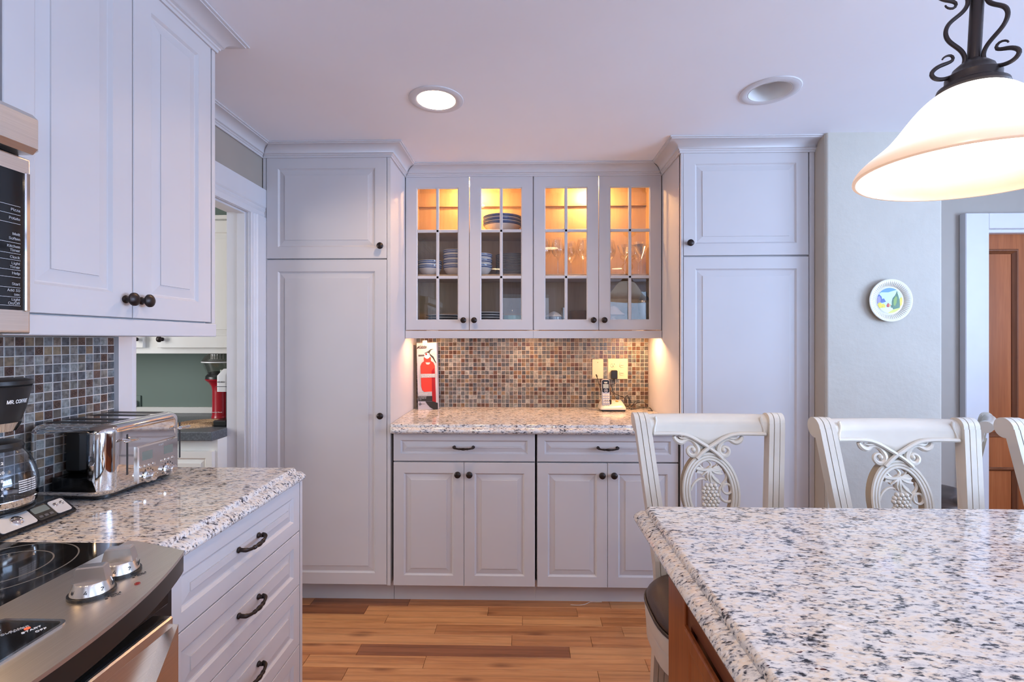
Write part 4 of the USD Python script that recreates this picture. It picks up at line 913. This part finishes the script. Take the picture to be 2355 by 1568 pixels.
for x_, w_, kx_ in ((-2.45, .489, -1.992), (-1.886, .468, -1.858)):
    d = obj('door', move(panel_door(w_, .655, .060), x_, 2.451, 1.292), 'pantry_paint', pu, smooth=False)
    obj('knob', move(knob_mesh(.0155), kx_, 2.451, 1.336), 'bronze', d)
wt = thing('wall_outlet', 'grey green outlet plate low on the green wall, past the doorway', 'outlet', (at(317, 927, 2.718)[0], 2.7185, at(317, 927, 2.718)[1]))
obj('cover', cbox(-.030, .020, -.006, 0, -.04, .045, .002), 'teal_wall', wt)
obj('plug', cbox(-.022, .004, -.03, -.006, -.018, .016, .004), 'white_plastic', wt)
pm = obj('woven_placemat', cat(*[lathe([(.004 + k_ * .0105, 0), (.0135 + k_ * .0105, 0), (.013 + k_ * .0105, .006), (.009 + k_ * .0105, .008), (.005 + k_ * .0105, .006), (.004 + k_ * .0105, 0)], 40, -1.60, 2.365, ZT) for k_ in range(11)]), 'woven_straw')
tag(pm, 'round woven straw placemat on the grey worktop in the little room', 'placemat')
ax = at(513, 900, 2.56)[0]
pc = thing('popcorn_machine', 'red hot-air popcorn machine with clear hood, half hidden by the door jamb', 'popcorn machine', (ax, 2.56, ZT))
obj('body', lathe([(0, .0), (.052, .0), (.055, .006), (.051, .02), (.050, .15), (.054, .172), (.066, .192), (.082, .206), (.083, .212), (0, .213)], 40), 'red_plastic', pc)
obj('butter_rim', lathe([(0, .213), (.082, .213), (.081, .225), (.066, .246), (.05, .25), (0, .25)], 40), 'black_plastic', pc)
obj('hood', lathe([(.074, .238), (.098, .300), (.100, .306), (.085, .330), (.07, .345), (.03, .352), (0, .353), (0, .351), (.03, .350), (.069, .343), (.083, .328), (.097, .306), (.072, .238), (.074, .238)], 40), 'smoke_plastic', pc)
obj('hood_edge', lathe([(.097, .299), (.1005, .299), (.1005, .305), (.097, .305), (.097, .299)], 40), 'white_plastic', pc)
obj('vent_slots', cat(*[box(.04 * math.sin(g) - .002, .04 * math.sin(g) + .002, -.075 * math.cos(g) - .004, -.075 * math.cos(g), .318, .345) for g in np.linspace(-1.2, .9, 9)]), 'white_plastic', pc)
obj('cap', lathe([(0, .352), (.010, .352), (.010, .372), (.006, .376), (0, .376)], 16), 'white_plastic', pc)
obj('lettering', text('Hamilton Beach', .0055, .0, -.0525, .035), 'white_print', pc, smooth=False)
kx0 = at(496.5, 900, 2.30)[0]
kg = thing('pod_coffee_machine', 'white pod coffee machine with dark base, mostly hidden by the door jamb', 'coffee machine', (kx0, 2.30, ZT))
obj('head', trimesh.convex.convex_hull(np.vstack([np.c_[rrect(0, .055, .0, .13, .012), np.full(20, .168)], np.c_[rrect(0, .055, .0, .13, .012), np.full(20, .245)], np.c_[rrect(.022, .055, .02, .12, .008), np.full(20, .278)]])), 'white_plastic', kg)
obj('seam', cbox(-.0006, .0556, -.0006, .1306, .192, .195, .0005), 'dark_grey_print', kg)
obj('brand_print', text('KEURIG', .007, .026, -.0004, .212), 'black_print', kg, smooth=False)
obj('column', cbox(.028, .052, .03, .125, .02, .168, .004), 'dark_grey_print', kg)
obj('base', cbox(-.014, .053, -.005, .13, .0, .030, .006), 'black_plastic', kg)
obj('handle', cbox(-.004, .003, .035, .06, .25, .272, .002), 'chrome', kg)

# ---------------------------------------------------------------- niche worktop things
ex = thing('fire_extinguisher_carton', 'white carton printed with a red fire extinguisher, leaning in the niche corner', 'carton', (at(984, 943, 2.88)[0], 2.885, ZT))
S_ = .000322
def ez(a, b): return ((a - 374 - (1420 - b) * -.024 * 0) * S_, (1420 - b) * S_)
def roll(m): return move(m, ry=-1.3)
W2 = .0605
obj('box', roll(cbox(-W2, W2, 0, .045, .0005, .401, .001)), 'carton', ex)
lay = [0]
def ink(name, poly, mt, extra=0):
    lay[0] += 1
    return obj(name, roll(extrude_xz(sg.Polygon(poly) if isinstance(poly, list) else poly, -.0002 - lay[0] * .00012 - extra, 0)), mt, ex, smooth=False)
def ee(cx, cz, a, b): q = ez(cx, cz); return ell(q[0], q[1], a * S_, b * S_, 36)
face = sg.box(-W2 + .0005, .001, W2 - .0005, .400)
ink('grey_crescent', ee(405, 790, 195, 360).intersection(sg.box(-W2, ez(0, 1085)[1], ez(310, 0)[0], .4)), 'grey_print')
body = sg.Polygon([ez(*q) for q in ((262, 610), (285, 560), (330, 525), (330, 455), (435, 455), (435, 520), (485, 555), (508, 610), (508, 1010), (480, 1060), (430, 1090), (330, 1090), (285, 1050), (268, 980))]).buffer(.003).intersection(face)
ink('cylinder_outline', body.buffer(.0016).intersection(face), 'dark_grey_print'); ink('cylinder', body, 'bright_red_print')
ink('cylinder_shade', sg.Polygon([ez(*q) for q in ((455, 1085), (455, 700), (505, 640), (520, 800), (528, 1290), (455, 1275))]).intersection(face), 'deep_red_print')
ink('highlight', [ez(*q) for q in ((345, 540), (435, 540), (425, 570), (400, 582), (365, 578))], 'carton')
ink('handle_bar', [ez(*q) for q in ((217, 395), (340, 393), (340, 425), (217, 428))], 'dark_grey_print')
ink('lever', [ez(*q) for q in ((335, 362), (400, 335), (440, 300), (510, 288), (450, 318), (425, 370), (500, 440), (545, 545), (540, 560), (480, 460), (420, 400), (335, 375))], 'black_print')
ink('lower_lever', [ez(*q) for q in ((440, 375), (520, 375), (520, 395), (450, 400))], 'grey_print')
ink('gauge', ee(380, 415, 52, 56), 'white_print'); ink('gauge_needle', [ez(*q) for q in ((350, 370), (385, 365), (380, 405), (345, 405))], 'red_print')
ink('band', [ez(*q) for q in ((245, 752), (546, 752), (546, 824), (248, 824))], 'grey_print')
obj('lettering', roll(cat(text('EXTINTOR DE', .0085, ez(388, 0)[0], -.0022, ez(0, 785)[1]), text('INCENDIOS', .0095, ez(388, 0)[0], -.0022, ez(0, 818)[1]))), 'white_print', ex, smooth=False)
ink('note_panel', [ez(*q) for q in ((196, 1110), (225, 1092), (455, 1085), (455, 1166), (196, 1166))], 'grey_print')
ink('black_note', [ez(*q) for q in ((196, 1168), (460, 1168), (460, 1262), (196, 1262))], 'black_print')
obj('note_print', roll(cat(*[text(s, .0042, ez(212, 0)[0], -.0026, ez(0, b)[1], center=False) for s, b in (('USO EN EL HOGAR', 1128), ('MULTI-PURPOSE', 1150), ('EXTINGUISHER', 1188), ('FOR HOME USE', 1212), ('A B C', 1240))])), 'white_print', ex, smooth=False)
ink('black_swoosh', sg.Polygon([ez(*q) for q in ((330, 1265), (470, 1268), (560, 1300), (562, 1418), (480, 1418), (410, 1375), (360, 1315))]).intersection(face), 'black_print')
obj('brand_mark', roll(cat(text('Kidde', .0135, ez(300, 0)[0], -.0012, ez(0, 272)[1], bold=True), extrude_xz(sg.Polygon([ez(*q) for q in ((195, 280), (205, 250), (235, 235), (225, 262), (200, 288))]), -.0012, 0), box(ez(232, 0)[0], ez(365, 0)[0], -.0012, 0, ez(0, 284)[1], ez(0, 279)[1]))), 'black_print', ex, smooth=False)
ink('seal', ee(228, 1312, 22, 24).difference(ee(228, 1312, 16, 18)), 'black_print'); obj('seal_print', roll(cat(text('UL', .006, ez(228, 0)[0], -.003, ez(0, 1322)[1]), text('LISTED', .005, ez(285, 0)[0], -.003, ez(0, 1320)[1]))), 'black_print', ex, smooth=False)
obj('hang_tab', roll(extrude_xz(sg.Polygon(rrect(ez(300, 0)[0], ez(388, 0)[0], .385, .4155, .004, 3)), -.003, .0)), 'white_plastic', ex)

ph = thing('answering_machine', 'silver answering-machine phone base on the niche worktop', 'answering machine', (at(1409, 942, 2.86)[0], 2.88, ZT))
obj('foot', cbox(-.070, .070, -.052, .062, .0, .012, .004), 'black_plastic', ph)
obj('shell', trimesh.convex.convex_hull(np.vstack([np.c_[rrect(-.076, .076, -.055, .065, .02), np.full(20, .010)], np.c_[rrect(-.076, .076, -.056, .065, .02), np.full(20, .020)], np.c_[rrect(-.066, .066, -.035, .06, .02), np.full(20, .040) + np.linspace(0, 0, 20)], np.c_[rrect(-.060, .060, .02, .06, .012), np.full(20, .056)]])), 'phone_body', ph, smooth=40)
obj('cradle', cbox(-.058, -.008, -.036, .03, .03, .072, .008), 'black_plastic', ph)
obj('speaker_ring', move(lathe([(.018, 0), (.022, 0), (.022, .0012), (.018, .0012), (.018, 0)], 32), .030, .008, .0502, rx=28), 'grey_print', ph)
obj('play_button', move(lathe([(0, 0), (.010, 0), (.009, .004), (0, .005)], 24), .030, .008, .0502, rx=28), 'brass', ph)
obj('antenna', cat(tube([(-.042, .05, .06), (-.075, .085, .190)], [.0028, .0022], 8), tube([(-.075, .085, .188), (-.080, .090, .206)], [.0035, .0042], 8)), 'black_plastic', ph)
hs = thing('cordless_handset', 'cordless phone handset with black face and silver keypad, standing in its base', 'phone handset', (at(1394, 938, 2.845)[0], 2.838, ZT + .022))
UsdGeom.Xformable(hs).AddRotateXOp().Set(-9.0)
def hr(i, y): return [(x, y, z) for x, z in rrect(-.0235 + i, .0235 - i, i, .165 - i, .010, 4)]
obj('shell', loft([hr(.003, .022), hr(0, .018), hr(0, .005), hr(.003, 0)]), 'key_silver', hs)
obj('black_face', extrude_xz(sg.Polygon(rrect(-.021, .021, .088, .161, .008)), -.0012, .001), 'black_gloss', hs)
obj('screen', extrude_xz(sg.Polygon(rrect(-.016, .016, .112, .137, .002)), -.0018, 0), 'phone_lcd', hs)
obj('earpiece', cbox(-.010, .010, -.0020, 0, .146, .1495, .0005), 'white_print', hs)
obj('brand_print', text('vtech', .005, 0, -.0013, .1395), 'white_print', hs, smooth=False)
obj('navigation_ring', move(lathe([(.008, 0), (.0105, 0), (.0105, .0015), (.008, .0015), (.008, 0)], 24), 0, -.0012, .099, rx=90), 'key_silver', hs)
obj('navigation_button', move(lathe([(0, 0), (.004, 0), (.004, .002), (0, .002)], 16), 0, -.0012, .099, rx=90), 'key_silver', hs)
for r_ in range(5):
    for c_ in range(3): obj('key', cbox(-.0175 + c_ * .0125, -.0075 + c_ * .0125, -.0022, 0, .010 + r_ * .0145, .019 + r_ * .0145, .001), 'phone_body' if r_ else 'grey_print', hs)
def wall_plate(name, label, u0, u1, v0, v1, Y=YB - .0105):
    a, b = at(u0, v1, Y), at(u1, v0, Y)
    t = thing(name, label, 'wall plate', ((a[0] + b[0]) / 2, Y, (a[1] + b[1]) / 2))
    w, h = (b[0] - a[0]) / 2, (b[1] - a[1]) / 2
    obj('cover', cbox(-w, w, -.006, .0005, -h, h, .003), 'ivory_plastic', t)
    return t, w, h
t, w, h = wall_plate('blank_plate', 'narrow blank ivory wall plate on the mosaic behind the phone antenna', 1361.5, 1387, 826, 871)
for z_ in (-.042, .042): obj('screw', move(lathe([(0, 0), (.003, 0), (.0025, .001), (0, .0012)], 12), 0, -.006, z_, rx=90), 'brass', t)
t, w, h = wall_plate('double_outlet', 'wide ivory outlet plate holding a black adapter on the mosaic', 1397.5, 1443, 825, 872)
for z_ in (-.022, .026):
    s_ = obj('socket', move(lathe([(0, 0), (.0165, 0), (.016, .002), (0, .0022)], 24), -w * .48, -.006, z_, rx=90), 'ivory_plastic', t)
    obj('slot', cat(box(-w * .48 - .008, -w * .48 - .0062, -.0090, -.008, z_ + .001, z_ + .008), box(-w * .48 + .0062, -w * .48 + .008, -.0090, -.008, z_ + .001, z_ + .008), move(lathe([(0, 0), (.0025, 0), (.0025, .001), (0, .001)], 10), -w * .48, -.008, z_ - .007, rx=90)), 'black_print', s_)
    q = obj('night_switch', move(lathe([(0, 0), (.0165, 0), (.0155, .003), (0, .0035)], 24), w * .42, -.006, z_, rx=90), 'ivory_plastic', t)
    obj('toggle', cbox(w * .42 - .010, w * .42 + .010, -.013, -.009, z_ - .003, z_ + .003, .0015), 'ivory_plastic', q)
aw, az = at(1412, 861, YB - .03)
ad = thing('power_adapter', 'black plug-in power adapter on the ivory outlet', 'adapter', (aw, YB - .0192, az))
obj('case', cbox(-.019, .019, -.030, 0, -.027, .026, .004), 'black_plastic', ad)
obj('strain_relief', tube([(0, -.015, -.026), (0, -.015, -.040)], [.004, .0028], 8), 'black_plastic', ad)
def cable(name, label, pts, r=.0018, n=90):
    P3 = []
    for u, v_, Y in pts:
        x, z = at(u, v_, Y); P3.append((min(x, XR - .012), Y, max(z, ZT + r + .0004)))
    tag(obj(name, tube(spline(P3, n), r, 6), 'black_plastic'), label, 'cable', 'black cables beside the phone')
cable('power_cable', 'thin black cable falling from the adapter to the bundle beside the phone', [(1412, 876, 2.965), (1413, 883, 2.965), (1407, 884, 2.962), (1408, 893, 2.962), (1413, 904, 2.962), (1425, 910, 2.962), (1437, 916, 2.955), (1441, 925, 2.95), (1444, 935, 2.94), (1452, 939, 2.93)])
cable('phone_cable', 'thin black cable looping behind the phone base onto the worktop', [(1404, 898, 2.965), (1414, 911, 2.965), (1416, 914, 2.96), (1430, 926, 2.96), (1438, 938, 2.95), (1445, 941, 2.93), (1475, 936, 2.92), (1495, 938, 2.90), (1515, 946, 2.86), (1521, 948, 2.85)])
cable('looped_cable', 'coiled bundle of black cable on the worktop right of the phone', [(1437, 932, 2.94), (1437, 918, 2.945), (1443, 909, 2.945), (1446, 918, 2.94), (1447, 932, 2.935), (1440, 934, 2.93), (1438, 925, 2.935), (1446, 914, 2.94), (1453, 925, 2.94), (1462, 922, 2.94), (1452, 934, 2.93), (1470, 925, 2.94), (1482, 926, 2.94), (1490, 934, 2.93), (1470, 939, 2.92), (1450, 940, 2.91), (1455, 935, 2.92), (1480, 937, 2.91), (1500, 942, 2.88), (1509, 944, 2.87), (1500, 949, 2.85), (1490, 944, 2.87)], n=200)

# ---------------------------------------------------------------- crockery behind the glass doors
def bowl(name, label, group, r=.07, h=.062, loc=(0, 0, 0), bands=((.70, .80), (.86, .955))):
    t = thing(name, label, 'bowl', loc, group=group)
    pr_ = [(.42, 0), (.46, .0), (.47, .06), (.55, .10), (.78, .32), (.93, .62), (.985, .85), (1.0, 1.0)]
    o = [(a * r, b * h) for a, b in pr_]
    obj('body', lathe([(0, .003)] + o + [(a * r - .004, b * h + (0 if i else -.0) + .003 * (1 - b)) for i, (a, b) in enumerate(pr_[:3:-1])] + [(0, .012)], 40), 'stoneware', t, smooth=50)
    R_ = lambda q: float(np.interp(q * h, [z for _, z in o[2:]], [x for x, _ in o[2:]]))
    for a, b in bands: obj('blue_stripe', lathe([(R_(a) + .0001, a * h), (R_(a) + .0006, a * h), (R_(b) + .0006, b * h), (R_(b) - .001, b * h), (R_(a) + .0001, a * h)], 40), 'blue_band', t)
    return t
def plate(name, label, group, r, h, loc, body='stoneware', band='grey_band', cat_='plate'):
    t = thing(name, label, cat_, loc, group=group)
    obj('body', lathe([(0, 0), (r * .60, 0), (r * .64, .001), (r * .78, h * .45), (r * .985, h * .86), (r, h), (r * .97, h), (r * .76, h * .62), (r * .58, .0035), (0, .0035)], 48), body, t, smooth=40)
    obj('rim_stripe', lathe([(r * .93, h * .74), (r * .986, h * .85), (r * 1.004, h * .99), (r * .99, h * 1.01), (r * .93, h * .76), (r * .93, h * .74)], 48), band, t)
    return t
ORD = ['lowest', 'second', 'third', 'fourth', 'fifth', 'sixth', 'seventh', 'eighth', 'ninth', 'tenth', 'eleventh', 'twelfth']
def ordn(i, n): return 'topmost' if i == n - 1 else 'lowest' if i == 0 else ORD[i] + ' from the bottom'
b0 = None
for cx_, cy_, n_, dz_, where in ((-.545, 2.835, 2, .026, 'short stack at the cabinet side'), (-.398, 2.835, 4, .029, 'tall bowl stack'), (-.247, 2.820, 3, .031, 'bowl stack before the plates')):
    for i in range(n_):
        lab = f'blue-striped bowl, {ordn(i, n_)} in the {where}'
        if b0 is None: b0 = bowl('striped_bowl', lab, 'blue-striped bowls on the middle shelf', loc=(cx_, cy_, SH2 + .0005))
        else: dup(b0, (cx_, cy_, SH2 + .0005 + i * dz_), i * 31, lab)
p0 = None
for i in range(12):
    lab = f'grey-rimmed plate, {ordn(i, 12)} of the tall stack on the middle shelf'
    loc = (-.062, 2.868, SH2 + .0005 + i * .0099)
    if p0 is None: p0 = plate('stacked_plate', lab, 'plates in the tall stack on the middle shelf', .098, .016, loc)
    else: dup(p0, loc, 0, lab)
p1 = None
for i in range(3):
    lab = f'blue-banded serving bowl, {("lowest", "middle", "topmost")[i]} of the three on the lit top shelf'
    loc = (-.118, 2.858, SH1 + .0005 + i * .020)
    if p1 is None: p1 = plate('serving_bowl', lab, 'serving bowls on the top shelf', .116, .052, loc, 'porcelain', 'blue_band', 'bowl')
    else: dup(p1, loc, 0, lab)
ZB = GZ0 + .0405
p2 = None
for cx_, n_, wh in ((-.468, 3, 'left'), (-.215, 4, 'right')):
    for i in range(n_):
        lab = f'dark dinner plate, {ordn(i, n_)} in the {"three-plate" if n_ == 3 else "four-plate"} stack on the cabinet floor'
        loc = (cx_, 2.862, ZB + i * .0145)
        if p2 is None: p2 = plate('dinner_plate', lab, 'dark dinner plates on the cabinet floor', .105, .022, loc, 'dark_plate', 'stoneware')
        else: dup(p2, loc, 0, lab)
tb = thing('teal_dish', 'teal glass dish with rounded lid beside the dark plates', 'dish', (-.052, 2.85, ZB))
obj('dish', lathe([(0, 0), (.048, 0), (.058, .008), (.060, .046), (.058, .046), (.055, .008), (0, .004)], 40), 'teal_glass', tb)
obj('lid', lathe([(0, .047), (.059, .047), (.058, .062), (.048, .085), (.03, .093), (0, .094)], 40), 'pane_glass', tb)
WG = [(0, 0), (.034, 0), (.034, .0015), (.010, .005), (.0042, .010), (.0038, .085), (.006, .095), (.022, .108), (.036, .130), (.039, .150), (.036, .180), (.031, .212), (.030, .212), (.035, .180), (.038, .150), (.035, .131), (.020, .110), (0, .100)]
MG = [(0, 0), (.032, 0), (.032, .0015), (.010, .004), (.0042, .010), (.0038, .085), (.006, .095), (.030, .135), (.046, .172), (.0455, .172), (.029, .136), (0, .098)]
w0 = m0 = None
for u_, Y_, k_, lab in ((1252, 2.83, 'w', 'tall wine glass nearest the meeting edge of the glass cabinets'), (1283, 2.80, 'w', 'tall wine glass second from the meeting edge of the glass cabinets'), (1313, 2.90, 'w', 'tall wine glass at the back, behind the muntin of the phone-side cabinet'), (1341, 2.81, 'w', 'tall wine glass in the brightest lamp pool'),
                      (1401, 2.88, 'w', 'tall wine glass just right of the door meeting gap'), (1437, 2.81, 'm', 'flared cocktail glass left of the other one'), (1474, 2.80, 'm', 'flared cocktail glass nearer the right tall cabinet'), (1468, 2.92, 'w', 'tall wine glass deep in the right end of the cabinet')):
    loc = (at(u_, 600, Y_)[0], Y_, SH2 + .0004)
    src = w0 if k_ == 'w' else m0
    if src is None:
        t = thing('wine_glass' if k_ == 'w' else 'cocktail_glass', lab, 'glass', loc, group='stemware on the lit shelf')
        obj('glass', lathe(WG if k_ == 'w' else MG, 32), 'stem_glass', t, smooth=50)
        if k_ == 'w': w0 = t
        else: m0 = t
    else: dup(src, loc, 0, lab)
def one(name, label, cat_, u_, Y_, prof, mt, parts=()):
    t = thing(name, label, cat_, (at(u_, 700, Y_)[0], Y_, ZB))
    obj('body', lathe(prof, 36), mt, t, smooth=45)
    for nm, p_, m_ in parts: obj(nm, lathe(p_, 36), m_, t, smooth=45)
    return t
one('butter_dish', 'pale blue glass dish with peaked lid on the cabinet floor', 'dish', 1274, 2.83, [(0, 0), (.045, 0), (.052, .005), (.053, .038), (.050, .038), (0, .034)], 'blue_glass', (('lid', [(.0535, .039), (.050, .046), (.018, .066), (.006, .070), (0, .071), (0, .04), (.0535, .039)], 'white_plastic'),))
one('bud_vase', 'slim clear glass vase beside the blue lidded dish', 'vase', 1296, 2.80, [(0, 0), (.012, 0), (.013, .09), (.0115, .09), (.0105, .004), (0, .004)], 'stem_glass')
one('cut_glass_bowl', 'brown cut-glass bowl on the cabinet floor, middle of the phone-side cabinet', 'bowl', 1333, 2.87, [(0, 0), (.040, 0), (.052, .030), (.060, .075), (.057, .075), (.049, .031), (0, .006)], 'amber_glass')
one('covered_dish', 'pinkish domed dish cover with a brim, beside the steel shaker', 'dish', 1410, 2.82, [(0, 0), (.02, 0), (.024, .012), (.012, .03), (.014, .040), (.066, .046), (.070, .050), (.066, .054), (.048, .066), (.030, .088), (.012, .100), (0, .102)], 'pink_glass')
one('goblet', 'cut clear goblet between the domed dish and the steel shaker', 'goblet', 1446, 2.91, [(0, 0), (.028, 0), (.026, .004), (.006, .012), (.006, .05), (.024, .066), (.030, .098), (.0285, .098), (.022, .067), (0, .054)], 'stem_glass')
one('cocktail_shaker', 'steel cocktail shaker with dark cap at the right end of the cabinet floor', 'shaker', 1481, 2.84, [(0, 0), (.026, 0), (.028, .004), (.034, .09), (.036, .118), (.030, .135), (0, .137)], 'steel_shaker', (('cap', [(0, .135), (.031, .1345), (.026, .150), (.019, .160), (.017, .182), (.014, .185), (0, .186)], 'shaker_cap'),))

# ---------------------------------------------------------------- wall plate, floor thread
wx, wz = at(2046, 691, cy - .012)
wp = thing('decorative_plate', 'round fluted cream plate painted with a tree landscape, on the chimney breast', 'plate', (wx, cy - .0005, wz))
n = 288; k = np.linspace(0, 2 * math.pi, n, endpoint=False); fl = np.cos(k * 60)
PRF = [(.0, -.012, 0), (.060, -.012, 0), (.0615, -.0105, 0), (.066, -.0105, 0), (.0675, -.013, .3), (.072, -.0165, 1), (.080, -.020, 1), (.086, -.0215, .8), (.0885, -.021, 0), (.096, -.0225, 0), (.099, -.021, 0), (.099, -.018, 0), (.085, -.006, 0), (.060, -.001, 0), (0, -.0005, 0)]
V = np.array([np.c_[r_ * np.cos(k), np.full(n, y_) - fl * .0012 * f_, r_ * np.sin(k)] for r_, y_, f_ in PRF])
obj('plate_body', grid(V, closed_v=True), 'plate_cream', wp, smooth=50)
def wq(a, b): return ((a - 795) / 320 * .0585, (800 - b) / 320 * .0585)
disc = ell(0, 0, .0585, .0585, 64)
def paint(nm, pts, mt, lvl):
    g = (sg.Polygon([wq(*q) for q in pts]).buffer(0) if pts else disc).intersection(disc)
    obj(nm, extrude_xz(g, -.0122 - lvl * .00012, -.0119), 'painted_' + mt, wp, smooth=False)
paint('painted_sky', None, 'pale_sky', 0)
paint('painted_cloud_band', [(480, 450), (1110, 450), (960, 530), (760, 590), (580, 590), (520, 640), (470, 640)], 'sky_blue', 1)
paint('painted_mountain', [(470, 650), (530, 640), (590, 700), (600, 760), (650, 745), (700, 830), (640, 850), (470, 880)], 'mountain_blue', 2)
paint('painted_cliff', [(470, 720), (540, 680), (570, 760), (560, 850), (470, 880)], 'mountain_mauve', 3)
paint('painted_field', [(470, 870), (560, 980), (700, 970), (860, 985), (1110, 950), (1110, 1130), (470, 1130)], 'field_pale', 4)
paint('painted_meadow', [(740, 1120), (860, 1040), (1110, 960), (1110, 1130)], 'field_yellow', 5)
paint('painted_hedge', [(820, 920), (900, 900), (900, 980), (830, 985)], 'tree_green', 5)
paint('painted_bush', [(490, 900), (520, 850), (570, 850), (610, 910), (600, 980), (540, 995), (500, 960)], 'bush_yellow', 6)
paint('painted_bush', [(600, 890), (640, 875), (690, 930), (680, 975), (610, 980)], 'bush_yellow', 7)
paint('painted_barn', [(715, 920), (755, 855), (780, 900), (775, 970), (725, 965)], 'barn_red', 6)
paint('painted_roof', [(770, 890), (800, 880), (820, 920), (800, 955), (775, 955)], 'orange_roof', 7)
paint('painted_shrub', [(1040, 760), (1080, 710), (1110, 740), (1100, 900), (1050, 960)], 'bush_yellow', 6)
paint('painted_tree', [(972, 560), (985, 610), (1020, 720), (1045, 860), (1040, 985), (880, 1025), (850, 940), (850, 830), (870, 740), (930, 670), (960, 610)], 'tree_green', 8)
paint('painted_tree_light', [(940, 690), (975, 720), (960, 860), (920, 950), (885, 900), (890, 770)], 'leaf_green', 9)
T0 = [(1312, 1391), (1330, 1392), (1348, 1389), (1359, 1382), (1366, 1378), (1376, 1377), (1383, 1382)]
pts = []
for u_, v_ in T0:
    d = (EYE_Z) * FPX / (v_ - 780); tt = (u_ - 1177.5) / FPX
    pts.append((-d * _s + tt * d * _c, min(d * _c + tt * d * _s, 2.462), .0016))
tag(obj('white_thread', tube(spline(pts, 40), .0011, 5), 'white_plastic'), 'thin white thread lying on the planks before the toe kick', 'thread')
